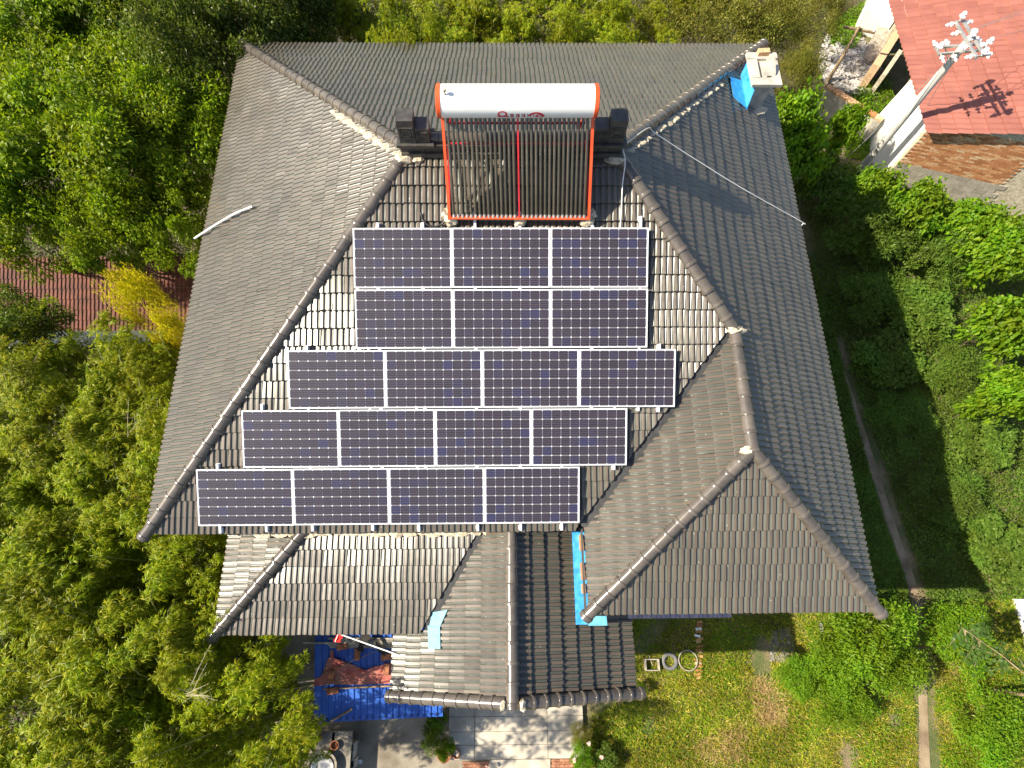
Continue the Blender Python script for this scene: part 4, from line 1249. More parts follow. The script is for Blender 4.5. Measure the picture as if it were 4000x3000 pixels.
rdir = unit((rb_-ra)*V3((1, 1, 0))); rnm = np.array([rdir[1], -rdir[0], 0])
Lr = np.linalg.norm((rb_-ra)[:2])
MB().box((ra+rb_)/2-V3((0, 0, .57)), (Lr, .16, 1.06), rdir, np.cross((0, 0, 1), rdir)).obj('wall', 'concrete', rw)
nbk = int(Lr/.24)
for i in range(nbk):
    MB().box(ra+rdir*(i+.5)*Lr/nbk-V3((0, 0, .005)), (Lr/nbk-.012, .2, .07), rdir, np.cross((0, 0, 1), rdir)).obj('coping_brick', 'brick', rw)
# timber post with cross arm
wp = thing('timber_post', 'weathered timber post with a short cross arm by the rubble', 'post', bp(3222, 335, 0))
pb0 = bp(3222, 335, 0); pt0 = atd(3358, 105, np.linalg.norm(pb0-CAM)/np.linalg.norm(ray(3222, 335))-1.2)
for dep in np.arange(10, 24, .05):
    q_ = atd(3358, 105, dep)
    if np.hypot(*(q_-pb0)[:2]) < .35: pt0 = q_
MB().tube([pb0, lerp(pb0, pt0, .5)+V3((.02, 0, 0)), pt0], [.06, .055, .045], 10).obj('shaft', 'wood', wp, 50)
MB().bar(pt0+V3((-.45, .15, -.12)), pt0+V3((.55, -.12, -.12)), .06, .07).obj('cross_arm', 'wood', wp)
MB().lathe(pt0+V3((.5, -.11, -.08)), [(0.001, 0), (.03, 0), (.035, .05), (.02, .09), (0.001, .1)], 10).obj('insulator', 'porcelain', wp, 40)
# power pole
pp = thing('power_pole', 'concrete power pole with steel cross arms and white insulators', 'power pole', bp(3335, 695, 0))
P0 = bp(3335, 695, 0); zt_ = 4.75
for zt_ in np.arange(3, 7, .02):
    q_ = P0+V3((0, 0, zt_)); d_ = q_-CAM; vv = 1500-F_PX*(d_@UP)/(d_@FW)
    if vv < 150: break
PT = V3((P0[0]+.03, P0[1], zt_))
MB().tube([P0, PT], [.135, .088], 18).obj('shaft', 'pole_concrete', pp, 50)
def arm(z, ang, L, n, tag_):
    c_ = V3((PT[0], PT[1], z)); X = np.array([math.cos(ang), math.sin(ang), 0]); Y = np.array([-X[1], X[0], 0])
    for sgn in (-1, 1):
        MB().bar(c_-X*L/2+Y*.11*sgn, c_+X*L/2+Y*.11*sgn, .05, .06).obj('cross_arm', 'steel', pp)
    for t in (-.5, 0.5):
        MB().bar(c_+X*L*t*.96-Y*.12, c_+X*L*t*.96+Y*.12, .03, .05).obj('tie_bar', 'steel', pp)
    MB().bar(c_-X*L*.3+Y*.11, c_+V3((0, 0, -.45))+Y*.1, .025, .025).obj('brace', 'steel', pp)
    for i in range(n):
        t = -.5+i/(n-1)
        for sgn in (1,):
            a_ = c_+X*L*t+V3((0, 0, .03))
            ins = MB().lathe(a_, [(.012, 0), (.012, .06), (.06, .07), (.085, .11), (.06, .14), (.045, .16), (.06, .19), (.03, .23), (0.001, .24)], 14, (0, 0, 1)).obj('insulator', 'porcelain', pp, 40)
    for t in (-.45, -.2, .2, .45):
        for sgn in (-1, 1):
            a_ = c_+X*L*t+Y*.12*sgn
            MB().lathe(a_, [(.01, 0), (.01, .07), (.055, .09), (.06, .13), (.02, .15), (.02, .19), (.045, .21), (.02, .26), (0.001, .27)], 10, Y*sgn+V3((0, 0, -.1))).obj('strain_insulator', 'porcelain', pp, 40)
arm(zt_-.32, .12, 1.35, 3, 'low'); arm(zt_-.02, 1.75, 1.25, 3, 'high')
MB().lathe(PT+V3((0, 0, -.62)), [(.10, 0), (.11, .0), (.11, .07), (.10, .07)], 16).obj('clamp', 'steel', pp, 40)
def wire_to(name, label, a, b, r=.008, sag=.0):
    pts = [lerp(V3(a), V3(b), t)-V3((0, 0, sag*4*t*(1-t))) for t in np.linspace(0, 1, 9)]
    return tag(MB().tube(pts, r, 6).obj(name, 'wire', None, 60), label, 'wire')
wire_to('stay_wire', 'pale stay wire running from the power pole down to the left', PT-V3((0.05, 0, .55)), bp(3180, 740, .0), .009)
wire_to('stay_wire', 'pale stay wire running from the power pole to the red roof corner', PT-V3((-.03, 0, .6)), bp(3560, 520, 1.4), .009)
for k_, (dx, dz) in enumerate(((-.6, -.3), (0.0, .02), (.6, -.3))):
    wire_to('power_line', ['nearest power line leaving the pole to the right', 'upper power line leaving the pole to the right', 'far power line leaving the pole to the right'][k_], PT+V3((dx*.9+.1, .1, dz+.2)), PT+V3((14, 6-dx*2, dz+.4)), .006, .25)

# brown tiled roof among the trees, left
lr = thing('outbuilding', 'low outbuilding with a brown ribbed roof between the trees', 'outbuilding', bp(380, 1130, 0))
a0, b0, c0 = bp(-350, 1010, 2.5), bp(800, 1000, 2.5), bp(-350, 1250, 1.95)
ud = unit(b0-a0); vd = c0-a0; vd = unit(vd-ud*(vd@ud)); ln = unit(np.cross(ud, vd)); ln = ln if ln[2] > 0 else -ln
Lu, Lv = np.linalg.norm(b0-a0), 2.0
nrow = 7
for k in range(nrow):
    nr = int(Lu/.11); prof_ = []
    for i in range(nr):
        prof_ += [(i*.11, 0), (i*.11+.03, .022), (i*.11+.06, .022), (i*.11+.085, 0)]
    vs = [a0+ud*x+vd*(Lv*k/nrow)+ln*(z-.0) for x, z in prof_]+[a0+ud*x+vd*(Lv*(k+1)/nrow)+ln*(z+.02) for x, z in prof_]
    n_ = len(prof_)
    MB().add(vs, [(i, i+1, n_+i+1, n_+i) for i in range(n_-1)]).obj('tile_course', 'brown_roof', lr, 30)
wc = a0+ud*Lu/2+vd*Lv*.5
MB().box((wc[0], wc[1]+.05, .82), (Lu-.6, 1.3, 1.64), ud*V3((1, 1, 0)), np.cross((0, 0, 1), unit(ud*V3((1, 1, 0))))).obj('wall', 'plaster', lr)

# ------------------------------------------------------------------ vegetation
def nrm(a): return a/np.maximum(np.linalg.norm(a, axis=1, keepdims=True), 1e-9)
def leaf_mesh(name, P, D, N, L, W, mat, shape='diamond', droop=.15):
    n = len(P); D = nrm(D); Sd = nrm(np.cross(D, N)); N = np.cross(Sd, D)
    L = np.broadcast_to(L, n)[:, None]; W = np.broadcast_to(W, n)[:, None]
    dn = np.array([0, 0, -1.0])
    if shape == 'diamond':
        v = np.stack([P, P+D*L*.45+Sd*W*.5+N*W*.15, P+D*L+dn*L*droop, P+D*L*.45-Sd*W*.5+N*W*.15], 1)
        f = np.arange(n*4).reshape(n, 4)
    else:
        v = np.stack([P, P+D*L*.22+Sd*W*.48+N*W*.10, P+D*L*.65+Sd*W*.40+N*W*.08+dn*L*droop*.4, P+D*L+dn*L*droop,
                      P+D*L*.65-Sd*W*.40+N*W*.08+dn*L*droop*.4, P+D*L*.22-Sd*W*.48+N*W*.10], 1)
        b = (np.arange(n)*6)[:, None]
        f = np.concatenate([b+np.array([[0, 1, 2, 3]]), b+np.array([[0, 3, 4, 5]])])
    me = tile_mesh(name, v.reshape(-1, 3), f, None)
    finish(me, mat)
    return me
def rdir_(n, zmin=-1.0):
    v = RNG.normal(size=(n, 3)); v = nrm(v)
    if zmin > -1: v[:, 2] = np.abs(v[:, 2])*(1) + 0
    return v
def crown_broad(R, Hc, zc, nclus, nleaf, L, W, mat, name='crown', shape='diamond', rc=.42, droop=.15, top=.75):
    """leaf clusters spread through an ellipsoid; zc centre height"""
    c = rdir_(nclus); up = RNG.random(nclus) < top
    c[up, 2] = np.abs(c[up, 2])
    rad = RNG.uniform(.35, 1.0, nclus)**.6
    ang = np.arctan2(c[:, 1], c[:, 0]); ph = RNG.uniform(0, 6.28, 3)
    wob = 1 + .16*np.sin(3*ang+ph[0]) + .12*np.sin(5*ang+ph[1])
    C = c*np.array([R, R, Hc])*(rad*wob)[:, None] + np.array([0, 0, zc])
    rcl = rc*RNG.uniform(.6, 1.3, nclus)
    idx = RNG.integers(0, nclus, nleaf)
    d = rdir_(nleaf); d[:, 2] = d[:, 2]*.7+.25
    rr_ = RNG.random(nleaf)**.45
    P = C[idx] + d*(rcl[idx]*rr_)[:, None]*np.array([1, 1, .75])
    D = nrm(d*.7 + rdir_(nleaf)*.7 + np.array([0, 0, -.15]))
    N = nrm(rdir_(nleaf)*.55 + np.array([0, 0, 1.0]) + d*.4)
    return leaf_mesh(name, P, D, N, L*RNG.uniform(.6, 1.25, nleaf), W*RNG.uniform(.7, 1.2, nleaf), mat, shape, droop)
def trunk_mesh(h, r, spread, nb=6, mat='bark', lean=.15):
    mb = MB(); a = random.uniform(0, 6.28)
    tp_ = V3((lean*math.cos(a), lean*math.sin(a), h*.6))
    mb.tube([(0, 0, -.05), tp_*.5+V3((.03, 0, 0)), tp_], [r*1.25, r, r*.75], 9)
    for i in range(nb):
        b = 2*math.pi*i/nb+random.uniform(-.3, .3); s = spread*random.uniform(.5, .9)
        s0 = tp_*random.uniform(.6, 1.0)
        e = V3((s*math.cos(b), s*math.sin(b), h*random.uniform(.8, 1.05)))
        m_ = lerp(s0, e, .5)+V3((0, 0, -.12*h*.3))
        mb.tube([s0, m_, e], [r*.5, r*.35, r*.12], 6)
        for q_ in range(2):
            e2 = m_ + V3((random.uniform(-.5, .5), random.uniform(-.5, .5), random.uniform(.2, .5)))*spread*.5
            mb.tube([m_, e2], [r*.25, r*.08], 5)
    me = mb.mesh('trunk', mat, 60)
    return me
def crown_bamboo(Rs, h, nculm, nbr, mat, L=.12, W=.0185, nfan=8):
    P, D, N = [], [], []
    mb = MB()
    for k in range(nculm):
        a = 2*math.pi*k/nculm+RNG.uniform(-.4, .4); rr_ = Rs*RNG.uniform(.25, 1.0); hh = h*RNG.uniform(.8, 1.08)
        b = np.array([math.cos(a), math.sin(a), 0]); base = b*RNG.uniform(.05, .35)
        p1 = base*1.2+np.array([0, 0, hh*.6])+b*rr_*.2; p2 = b*rr_*.7+np.array([0, 0, hh]); p3 = b*rr_*1.15+np.array([0, 0, hh*RNG.uniform(.82, .95)])
        def cur(t):
            return ((1-t)**3)[:, None]*base+(3*(1-t)**2*t)[:, None]*p1+(3*(1-t)*t**2)[:, None]*p2+(t**3)[:, None]*p3
        tt = np.linspace(0, 1, 9); cp = cur(tt)
        mb.tube(list(cp), list(np.linspace(.022, .004, 9)), 6)
        # plumes: several feathery sprays along the culm
        npl = 8
        tp_ = RNG.uniform(.38, 1.0, npl)
        C = cur(tp_)
        for q_ in range(npl):
            pa = a + RNG.normal(0, .9); pl = RNG.uniform(.35, .8)
            pd = np.array([math.cos(pa), math.sin(pa), RNG.uniform(-.15, .25)])
            nb_ = nbr//npl
            s_ = RNG.random(nb_)**.8
            pos = C[q_] + pd*(s_*pl)[:, None] + RNG.normal(0, .075, (nb_, 3)) + np.array([0, 0, -1.])*(s_**2*.22)[:, None]
            fa_ = np.arctan2(pd[1], pd[0]) + RNG.normal(0, .7, nb_)
            for f_ in range(nfan):
                la = fa_ + (f_-(nfan-1)/2)*.36 + RNG.normal(0, .16, nb_)
                D.append(np.stack([np.cos(la), np.sin(la), RNG.uniform(-.55, .25, nb_)], 1))
                P.append(pos); N.append(np.array([0, 0, 1.])+RNG.normal(0, .35, (nb_, 3)))
    P, D, N = np.concatenate(P), np.concatenate(D), np.concatenate(N); n = len(P)
    cr = leaf_mesh('foliage', P, D, nrm(N), L*RNG.uniform(.65, 1.2, n), W*RNG.uniform(.8, 1.2, n), mat, 'diamond', .18)
    return cr, mb.mesh('culms', 'culm', 60)

def plant(name, parts, label, cat, loc, rz=0, sc=(1, 1, 1), group=None):
    t = thing(name, label, cat, loc, group)
    t.rotation_euler.z = rz; t.scale = sc
    for nm, me in parts:
        link(nm, me, t, False)
    return t

# ---- broadleaf trees, upper left and behind the ridge
BRO = [crown_broad(1.75, 1.3, 3.2, 62, 19000, .105, .058, 'leaf_broad', rc=.42) for _ in range(3)]
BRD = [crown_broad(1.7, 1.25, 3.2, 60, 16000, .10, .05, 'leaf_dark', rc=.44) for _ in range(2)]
TRK = [trunk_mesh(3.2, .11, 1.3) for _ in range(3)]
TRK_R = trunk_mesh(3.4, .12, 1.0, mat='bark_red')
def at_tree(u, v, z, ref=3.4, lift=1.1):
    z = z+lift
    p = bp(u, v, z); return (p[0], p[1], 0), z/ref
trees = [
 (90, 120, 3.7, 1.0, 0, 'bright broadleaf tree filling the far upper left picture corner'),
 (420, 60, 3.6, 1.0, 1, 'broadleaf tree at the upper picture edge, second from the left corner'),
 (560, 330, 3.4, .95, 2, 'broadleaf tree with yellowish sprays left of the dark gap in the wood'),
 (160, 560, 4.0, 1.0, 0, 'large bright tree at the left picture edge above the brown roof'),
 (470, 600, 4.0, .95, 1, 'tall bright tree in the middle of the left wood'),
 (760, 560, 3.8, .85, 2, 'slender bright tree touching the west eave near its upper end'),
 (60, 860, 3.5, .75, 1, 'broadleaf tree at the left picture edge just above the brown roof'),
 (440, 880, 3.4, .66, 2, 'broadleaf tree hanging over the middle of the brown roof'),
 (690, 880, 3.3, .60, 0, 'small bright tree between the brown roof and the west eave'),
 (270, 330, 3.3, .9, 2, 'shaded broadleaf tree deep in the upper left wood'),
]
for i, (u, v, z, s, k, lab) in enumerate(trees):
    loc, zs = at_tree(u, v, z)
    plant('broadleaf_tree', [('trunk', TRK[k]), ('crown', BRO[k])], lab, 'tree', loc, i*1.7, (s, s, zs), 'broadleaf trees in the left wood')
dark = [
 (760, 210, 4.4, .80, 0, 'dark glossy tree overhanging the north-west roof corner'),
 (660, 60, 3.9, .95, 1, 'dark glossy tree at the upper edge left of the roof corner'),
 (1010, 40, 4.2, .95, 0, 'dark glossy tree behind the north eave near the roof corner'),
 (1190, 20, 3.6, .85, 1, 'dark glossy tree behind the north eave beside the reddish trunk'),
 (90, 1330, 3.0, .62, 0, 'dark glossy tree at the left picture edge below the brown roof'),
]
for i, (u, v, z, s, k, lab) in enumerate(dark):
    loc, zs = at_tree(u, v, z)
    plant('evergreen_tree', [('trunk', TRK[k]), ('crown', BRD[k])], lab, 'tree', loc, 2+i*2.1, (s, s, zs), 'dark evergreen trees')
p_ = bp(1255, 130, 2.2)
o_ = plant('bare_trunk', [('trunk', TRK_R)], 'reddish bare tree trunk standing behind the north eave', 'tree', (p_[0], p_[1]+.3, 0), .4, (1, 1, 1.05))

# ---- bamboo
BAM = [crown_bamboo(1.75, 4.3, 13, 270, 'leaf_bamboo') for _ in range(4)]
bam = [
 (360, 1390, 3.7, .68, 'yellow-green bamboo clump below the brown roof, left of the yellow bush'),
 (590, 1450, 3.8, .72, 'bamboo clump touching the middle of the west eave'),
 (120, 1560, 4.3, 1.0, 'broad bamboo clump at the left picture edge, halfway down'),
 (400, 1600, 4.2, .95, 'bright bamboo clump in the middle of the left grove'),
 (600, 1720, 3.8, .75, 'bamboo clump close against the west eave below its middle'),
 (130, 1890, 4.2, .95, 'yellowish bamboo clump at the left edge above the dark gap'),
 (420, 1930, 4.0, .90, 'bamboo clump left of the lower west eave'),
 (230, 2330, 4.4, 1.0, 'bamboo clump with pale tips left of the south-west roof corner'),
 (560, 2190, 4.0, .75, 'bamboo clump directly below the south-west roof corner'),
 (655, 2200, 3.2, .48, 'bright yellow-green bamboo beside the narrow porch slope'),
 (480, 2430, 3.6, .75, 'bamboo clump in the middle of the lower left grove'),
 (60, 2620, 4.4, 1.0, 'bamboo clump at the left picture edge, lower quarter'),
 (380, 2640, 4.4, 1.0, 'bamboo clump with drooping plumes in the lower left grove'),
 (600, 2740, 4.4, .75, 'sunlit bamboo clump with bare twigs, lower left'),
 (150, 2920, 4.5, 1.0, 'bamboo clump in the lower left picture corner'),
 (500, 2900, 4.5, 1.0, 'bamboo clump at the bottom picture edge, left of the bright clump'),
 (800, 2900, 5.2, .80, 'bright bamboo clump at the bottom edge near the yard'),
 (-130, 1700, 4.2, .95, 'bamboo clump cut by the left edge, level with the middle panels'),
 (-130, 2120, 4.2, .95, 'bamboo clump cut by the left edge, level with the lowest panels'),
 (-120, 2440, 4.3, .95, 'bamboo clump cut by the left edge, level with the porch'),
 (-130, 2800, 4.4, 1.0, 'bamboo clump cut by the left edge near the lower corner'),
 (-60, 1440, 3.9, .8, 'bamboo clump cut by the left edge just below the dark tree'),
 (985, 2660, 1.6, .40, 'shaded bamboo clump beside the blue shed'),
 (1000, 2900, 2.4, .52, 'dark low bamboo clump left of the concrete slabs'),
 (1330, 40, 3.6, .80, 'bamboo clump behind the north eave, right of the reddish trunk'),
 (1540, 45, 5.0, .60, 'shaded bamboo clump behind the north eave, left of the tank'),
 (1800, 50, 3.7, .90, 'bright bamboo clump behind the north eave above the white tank'),
 (2060, 40, 3.3, .85, 'bamboo clump behind the north eave right of the tank centre'),
 (2200, -60, 3.9, .95, 'bamboo clump cut by the upper picture edge right of the tank'),
 (1680, -70, 3.9, .95, 'bamboo clump cut by the upper picture edge left of the tank'),
 (1930, -90, 3.8, .9, 'bamboo clump cut by the upper picture edge above the tank'),
 (1440, -60, 3.9, .9, 'bamboo clump cut by the upper picture edge right of the reddish trunk'),
 (2480, -40, 3.2, .85, 'shaded bamboo clump at the upper edge left of the olive bushes'),
 (2330, 40, 3.5, .85, 'yellowish bamboo clump behind the north eave, right of the tank'),
]
for i, (u, v, z, s, lab) in enumerate(bam):
    loc, zs = at_tree(u, v, z, 4.1)
    cr, cu = BAM[i % 4]
    plant('bamboo_clump', [('culms', cu), ('foliage', cr)], lab, 'bamboo', loc, i*2.4, (s, s, zs), 'bamboo clumps around the house')
# bare twigs sticking out of the bamboo
for i, (u, v, z, lab) in enumerate(((700, 2720, 5.9, 'bare pale twigs poking out of the sunlit bamboo'), (60, 1480, 5.0, 'bare pale twigs at the left picture edge above the bamboo'), (520, 1690, 5.2, 'thin dry twigs rising from the bamboo by the west eave'))):
    p = bp(u, v, z); mb = MB()
    for q_ in range(6):
        a = random.uniform(-.3, 1.3) if i == 0 else random.uniform(.6, 2.4)
        d = V3((math.cos(a), math.sin(a), random.uniform(-.1, .35))); l_ = random.uniform(.4, .8)
        st = V3(p)+V3((random.uniform(-.15, .15), random.uniform(-.15, .15), -.1))
        mb.tube([st, st+d*l_*.5+V3((0, 0, .02)), st+d*l_], [.004, .003, .0015], 5)
        for w_ in range(4):
            b_ = st+d*l_*random.uniform(.3, .9); e_ = V3((random.uniform(-1, 1), random.uniform(-1, 1), .2))
            mb.tube([b_, b_+unit(e_)*random.uniform(.08, .22)], [.002, .001], 4)
    tag(mb.obj('dry_twigs', 'dry_twig', None), lab, 'twigs')

# ---- yellow and olive bushes
yel = crown_broad(1.0, .8, 2.4, 60, 6500, .12, .028, 'leaf_yellow', rc=.34)
oli = [crown_broad(1.5, 1.0, 2.0, 110, 15000, .085, .026, 'leaf_olive', rc=.40) for _ in range(2)]
stem = trunk_mesh(2.2, .05, .9, 7)
for u, v, z, s, lab in ((545, 1165, 3.2, .52, 'yellow-leaved bush between the brown roof and the west eave'), (700, 1310, 3.2, .36, 'small yellow-leaved bush tucked against the west eave')):
    loc, zs = at_tree(u, v, z, 2.6)
    plant('yellow_bush', [('trunk', stem), ('crown', yel)], lab, 'bush', loc, u*.01, (s, s, zs), 'yellow bushes')
for i, (u, v, z, s, lab) in enumerate(((2830, 100, 2.6, .95, 'olive feathery bush at the upper edge behind the chimney'), (3030, 110, 2.2, .70, 'olive feathery bush right of the chimney beside the rubble'), (2620, 60, 2.3, .75, 'shaded olive bush behind the north-east eave'), (3110, 300, 2.2, .42, 'small olive bush just right of the chimney cap'), (3220, 30, 1.2, .55, 'yellowish bush at the upper edge above the rubble'))):
    loc, zs = at_tree(u, v, z, 2.3)
    plant('olive_bush', [('trunk', stem), ('crown', oli[i % 2])], lab, 'bush', loc, i*1.3, (s, s, zs), 'olive bushes behind the house')

# ---- large-leaved bushes and vines on the right
BIG = [crown_broad(1.15, .8, 1.5, 60, 3600, .17, .13, 'leaf_vivid', shape='heart', rc=.42, droop=.3) for _ in range(3)]
MID = [crown_broad(1.15, .8, 1.0, 26, 4200, .14, .075, 'leaf_mid', shape='heart', rc=.36), crown_broad(1.2, .9, 1.0, 24, 6000, .17, .035, 'leaf_mid', rc=.42)]
VIV = [crown_broad(.9, .55, .9, 60, 7000, .10, .036, 'leaf_vivid', rc=.32) for _ in range(2)]
stem2 = trunk_mesh(1.4, .035, .8, 6)
stem3 = trunk_mesh(.9, .02, .6, 6)
right = [
 (3110, 460, 2.4, .70, 0, 'large-leaved vine growing up below the chimney'),
 (3120, 580, 2.1, .65, 1, 'large-leaved vine against the east eave under the chimney'),
 (3330, 470, 1.9, .38, 2, 'small sunlit heart-leaved plant in front of the yard wall'),
 (3450, 730, 1.5, .55, 0, 'sunlit large-leaved bush at the foot of the power pole'),
 (3610, 790, 1.5, .60, 1, 'sunlit large-leaved bush below the brick gable'),
 (3840, 880, 1.6, .70, 2, 'sunlit large-leaved bush at the right edge below the grey blocks'),
 (3960, 960, 1.9, .70, 0, 'sunlit bush at the right picture edge, upper third'),
 (3950, 1250, 2.0, .62, 1, 'sunlit bush at the right picture edge, level with the top panels'),
 (3970, 1530, 1.9, .50, 2, 'lowest sunlit large-leaved bush on the right picture edge'),
]
for i, (u, v, z, s, k, lab) in enumerate(right):
    loc, zs = at_tree(u, v, z, 1.9, 0.45)
    plant('large_leaf_bush', [('stems', stem2), ('foliage', BIG[k])], lab, 'bush', loc, i*1.9, (s, s, zs), 'large-leaved bushes on the right')
shade = [
 (3250, 720, 1.3, .9, 0, 'shaded green bush under the stay wire beside the east eave'),
 (3380, 850, 1.4, .95, 1, 'shaded bush below the foot of the power pole'),
 (3560, 930, 1.0, .8, 0, 'half-lit feathery bush below the sunlit large leaves'),
 (3740, 970, 1.3, .75, 1, 'feathery bush right of the half-lit bush near the right edge'),
 (3400, 1120, .8, .85, 1, 'dark bush in the house shadow, upper part of the right strip'),
 (3600, 1200, .7, .9, 0, 'broad dark bush in the middle of the shaded right strip'),
 (3480, 1400, .7, .8, 0, 'dark bush left of the broad shaded bush'),
 (3700, 1430, .6, .85, 1, 'large shaded bush near the right edge, level with the middle panels'),
 (3560, 1640, .5, .7, 1, 'low shaded bush beside the dirt path'),
 (3850, 1720, .6, .75, 0, 'low shaded bush at the right edge below the sunlit leaves'),
 (3720, 1950, .6, .75, 1, 'flat shaded weed clump right of the dirt path'),
 (3920, 2150, .6, .8, 0, 'flat shaded weed clump at the right picture edge'),
]
for i, (u, v, z, s, k, lab) in enumerate(shade):
    loc, zs = at_tree(u, v, z, 1.3, 0.0)
    plant('shrub', [('stems', stem3), ('foliage', MID[k])], lab, 'shrub', loc, i*2.3, (s, s, zs), 'shrubs in the house shadow')
viv = [
 (3400, 2470, 1.5, 1.0, 0, 'vivid green shrub beside the south-east roof corner'),
 (3290, 2560, 1.1, .7, 1, 'vivid green shrub at the end of the porch shadow'),
 (3500, 2590, 1.0, .85, 1, 'vivid green shrub left of the dirt path'),
 (3300, 2740, .7, .7, 0, 'low vivid shrub right of the straw patch'),
 (3760, 2480, .7, .9, 0, 'yellow-green weed clump right of the dirt path'),
 (3900, 2850, .9, .9, 1, 'bright weed clump in the lower right picture corner'),
 (3130, 2640, .6, .55, 0, 'small vivid shrub left of the larger vivid shrubs'),
]
for i, (u, v, z, s, k, lab) in enumerate(viv):
    loc, zs = at_tree(u, v, z, 1.15, 0.0)
    plant('leafy_shrub', [('stems', stem3), ('foliage', VIV[k])], lab, 'shrub', loc, i*1.1, (s, s, zs), 'sunlit shrubs in the right garden')
# potted and border plants by the patio
small = [
 (1705, 2815, .6, .22, 0, 'MID', 'dark leafy plant at the corner of the blue shed roof'),
 (1695, 2880, .5, .24, 1, 'MID', 'leafy plant at the left edge of the patio above the pots'),
 (1735, 2925, .5, .26, 0, 'VIV', 'green plant growing in the wide clay pot'),
 (2268, 2862, .5, .17, 0, 'oli', 'dry brownish plant at the right edge of the patio'),
 (2275, 2925, .5, .24, 0, 'VIV', 'leafy rose plant below the dry plant by the patio'),
 (2272, 2985, .5, .26, 1, 'VIV', 'flowering plant at the bottom edge right of the brick path'),
 (2365, 2965, .35, .26, 0, 'MID', 'small plant with pink flowers on the lawn edge'),
 (2500, 2685, .35, .16, 1, 'VIV', 'tuft of strap leaves at the porch gable corner'),
]
for i, (u, v, z, s, k, kd, lab) in enumerate(small):
    ref = {'MID': 1.3, 'VIV': 1.15, 'oli': 2.3}[kd]
    me = {'MID': MID, 'VIV': VIV, 'oli': oli}[kd][k]
    loc, zs = at_tree(u, v, z, ref, 0.0)
    plant('garden_plant', [('stems', stem3 if kd != 'oli' else stem), ('foliage', me)], lab, 'plant', loc, i, (s, s, zs), 'plants around the patio')
for i, (u, v, z, lab) in enumerate(((2243, 2970, .65, 'white rose blossom by the brick path'), (2300, 2905, .6, 'orange pink blossom on the rose plant'), (2350, 2957, .45, 'pink blossom on the lawn edge plant'), (1905, 2999, .3, 'red blossom at the bottom edge beside the step'))):
    p = bp(u, v, z); n_ = 14
    P = np.tile(V3(p), (n_, 1)); D = rdir_(n_, 0); D[:, 2] = np.abs(D[:, 2])*.6
    me = leaf_mesh('blossom', P, D, np.tile([0, 0, 1.], (n_, 1))+.2*RNG.normal(size=(n_, 3)), .06, .05, 'petal', 'heart')
    tag(link('blossom', me), lab, 'flower')
# overhanging branch with round leaves, lower right
p0_, p1_ = bp(4060, 2680, 3.2), bp(3740, 2440, 2.9)
br = thing('overhanging_branch', 'branch with dark round leaves reaching in from the lower right edge', 'branch', (p0_[0]+1.4, p0_[1]-.5, 0))
mb = MB(); mb.tube([(p0_[0]+1.4, p0_[1]-.5, 0), (p0_[0]+1.1, p0_[1]-.4, 2.0), p0_], [.05, .035, .014], 8)
mb.tube([p0_, lerp(p0_, p1_, .5)+V3((0, 0, .1)), p1_], [.014, .009, .004], 6)
lp = []
for k in range(20):
    t = random.uniform(.0, .95); b_ = lerp(p0_, p1_, t); a = random.uniform(0, 6.28); l_ = random.uniform(.3, .65)
    e_ = b_+V3((math.cos(a)*l_, math.sin(a)*l_, random.uniform(-.1, .1))); mb.tube([b_, e_], [.007, .003], 5)
    for q_ in range(16): lp.append(lerp(b_, e_, random.uniform(.1, 1.05))+V3((random.gauss(0, .06), random.gauss(0, .06), random.gauss(0, .03))))
mb.obj('branch', 'wood', br, 60)
lp = np.array(lp); n_ = len(lp)
D = rdir_(n_); D[:, 2] *= .3
link('foliage', leaf_mesh('foliage', lp, D, np.tile([0, 0, 1.], (n_, 1))+.25*RNG.normal(size=(n_, 3)), .085, .085, 'leaf_round', 'heart', .1), br)

# ---- ground cover, grass and undergrowth: nobody could count it
def sample_px(poly, n):
    P = np.array(poly); lo, hi = P.min(0), P.max(0); out = []
    got = 0
    while got < n:
        q_ = RNG.uniform(lo, hi, (n*2, 2)); keep = np.zeros(len(q_), bool)
        x, y = q_[:, 0], q_[:, 1]; m_ = len(P)
        for i in range(m_):
            x1, y1 = P[i]; x2, y2 = P[(i+1) % m_]
            c_ = (y1 > y) != (y2 > y)
            xi = (x2-x1)*(y-y1)/(y2-y1+1e-12)+x1
            keep ^= (c_ & (x < xi))
        out.append(q_[keep]); got += keep.sum()
    return np.concatenate(out)[:n]
def px_ground(q_, z=0.0):
    d = (q_[:, :1]-2000)/F_PX*RT + (1500-q_[:, 1:])/F_PX*UP + FW
    return CAM + d*((z-CAM[2])/d[:, 2:])
def vnoise(x, y, s, seed=0):
    r_ = np.random.default_rng(seed); o_ = 0
    for k in range(6):
        a = r_.uniform(0, 6.28); f = s*r_.uniform(.6, 1.8); ph = r_.uniform(0, 6.28)
        o_ = o_ + np.sin((x*math.cos(a)+y*math.sin(a))*f+ph)
    return o_/6
def grass(name, polys, mat, label, cat, Lr=(.07, .22), W=.013, thr=-1, seed=1):
    P = np.concatenate([px_ground(sample_px(p, n)) for p, n in polys])
    P = P[vnoise(P[:, 0], P[:, 1], 2.6, seed) > thr]
    n_ = len(P)
    D = nrm(np.column_stack([RNG.normal(0, .75, n_), RNG.normal(0, .75, n_), RNG.uniform(.35, 1.2, n_)]))
    N = nrm(RNG.normal(size=(n_, 3))+np.array([0, 0, .8]))
    o = link(name, leaf_mesh(name, P, D, N, RNG.uniform(*Lr, n_), W*RNG.uniform(.7, 1.5, n_), mat, 'diamond', .35))
    return tag(o, label, cat, kind='stuff')
LAWN = [(2300, 2990), (2310, 2800), (2520, 2700), (2900, 2600), (3260, 2590), (3560, 2450), (3580, 3080), (2300, 3080)]
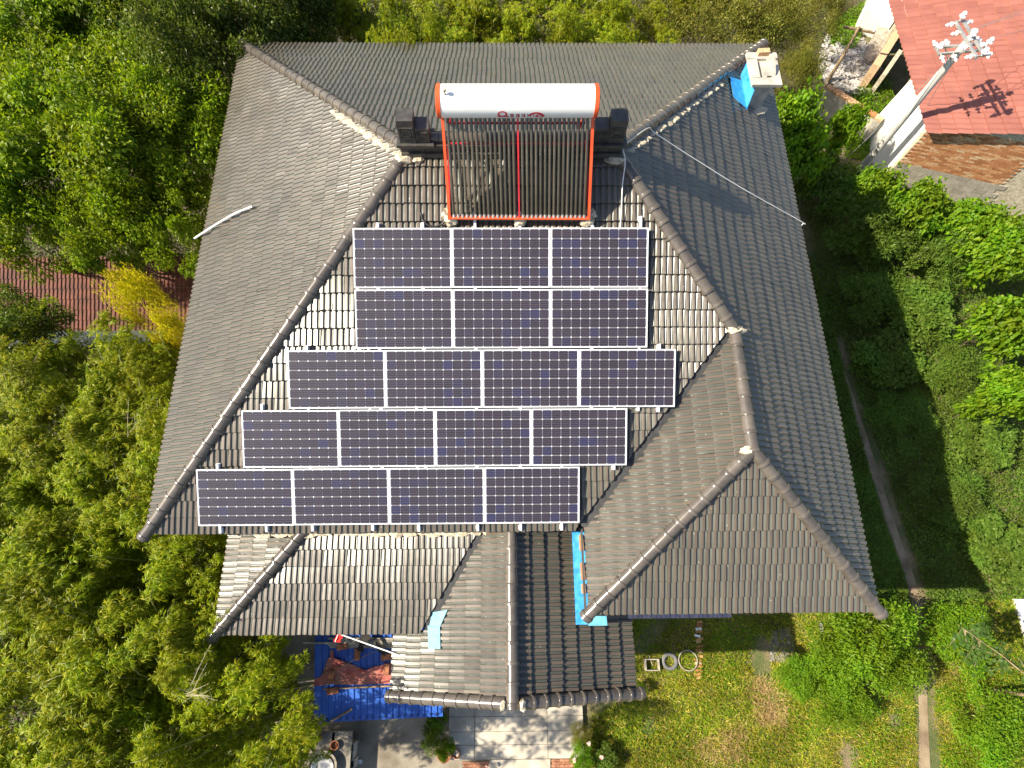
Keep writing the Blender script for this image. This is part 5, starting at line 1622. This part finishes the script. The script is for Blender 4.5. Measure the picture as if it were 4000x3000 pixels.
LAWN2 = [(3640, 2360), (4080, 2320), (4080, 3080), (3690, 3080), (3650, 2800)]
SHADY = [(2440, 2420), (3420, 2380), (3420, 2560), (2900, 2640), (2500, 2720), (2440, 2720)]
grass('grass', [(LAWN, 42000), (LAWN2, 20000), (SHADY, 16000)], 'grass', 'yellow-green grass of the lawn around the front wing', 'grass', thr=-.5)
grass('dry_straw', [([(2920, 2640), (3000, 2650), (3070, 2760), (3060, 2830), (2960, 2830), (2930, 2740)], 2600), ([(2700, 2890), (2900, 2830), (2920, 2990), (2740, 3000)], 1500), ([(3570, 2440), (3640, 2420), (3640, 2600), (3570, 2620)], 1200)], 'straw', 'patches of dry straw on the lawn', 'straw', (.1, .3), .008)
def cover(name, polys, mat, label, cat, L, W, zr_, lump=.5, seed=3, thr=-1.0):
    P = np.concatenate([px_ground(sample_px(p, n)) for p, n in polys])
    nz = vnoise(P[:, 0], P[:, 1], 3.0, seed)
    P, nz = P[nz > thr], nz[nz > thr]
    n_ = len(P)
    hgt = zr_*np.clip(.45+lump*nz, .08, 1.2)
    P[:, 2] = hgt*RNG.random(n_)**.45 + .01
    D = nrm(rdir_(n_)*np.array([1, 1, .45]))
    N = nrm(RNG.normal(0, .45, (n_, 3))+np.array([0, 0, 1.]))
    o = link(name, leaf_mesh(name, P, D, N, L*RNG.uniform(.6, 1.3, n_), W*RNG.uniform(.7, 1.2, n_), mat, 'diamond', .15))
    return tag(o, label, cat, kind='stuff')
RC1 = [(3080, 600), (3260, 620), (3500, 760), (4100, 900), (4100, 2330), (3620, 2360), (3560, 2150), (3440, 1800), (3330, 1500), (3290, 1330), (3240, 1300), (3180, 1000)]
RC2 = [(3160, 1000), (3260, 1330), (3330, 1640), (3420, 1950), (3520, 2240), (3560, 2430), (3400, 2400), (3380, 2200), (3220, 1450)]
cover('ground_cover', [(RC1, 70000), (RC2, 22000)], 'leaf_mid', 'low leafy weeds covering the shaded strip right of the house', 'weeds', .075, .042, .35, .6)
cover('weeds', [(LAWN, 10000), (LAWN2, 15000), (SHADY, 5000)], 'leaf_vivid', 'small bright weeds scattered through the lawn', 'weeds', .06, .028, .14, .7, 8, thr=-.1)
LEFT = [(-300, -200), (950, -200), (900, 150), (780, 900), (740, 1250), (640, 1800), (560, 2120), (860, 2100), (850, 2480), (1050, 2480), (1130, 2700), (1150, 3150), (-300, 3150)]
TOPP = [(900, -250), (3300, -250), (3250, 120), (3140, 330), (3000, 190), (2000, 150), (940, 160)]
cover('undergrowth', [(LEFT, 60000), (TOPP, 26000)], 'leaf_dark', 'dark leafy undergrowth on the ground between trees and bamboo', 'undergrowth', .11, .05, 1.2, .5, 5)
cover('yard_weeds', [([(3230, 430), (3450, 300), (3480, 420), (3420, 640), (3300, 620)], 4500), ([(3230, 100), (3420, 0), (3330, 200), (3240, 230)], 3500), ([(3420, 560), (3560, 560), (3640, 700), (3440, 720)], 4000)], 'leaf_vivid', 'bright weeds around the yard wall and the rubble', 'weeds', .09, .05, .5, .6, 12)
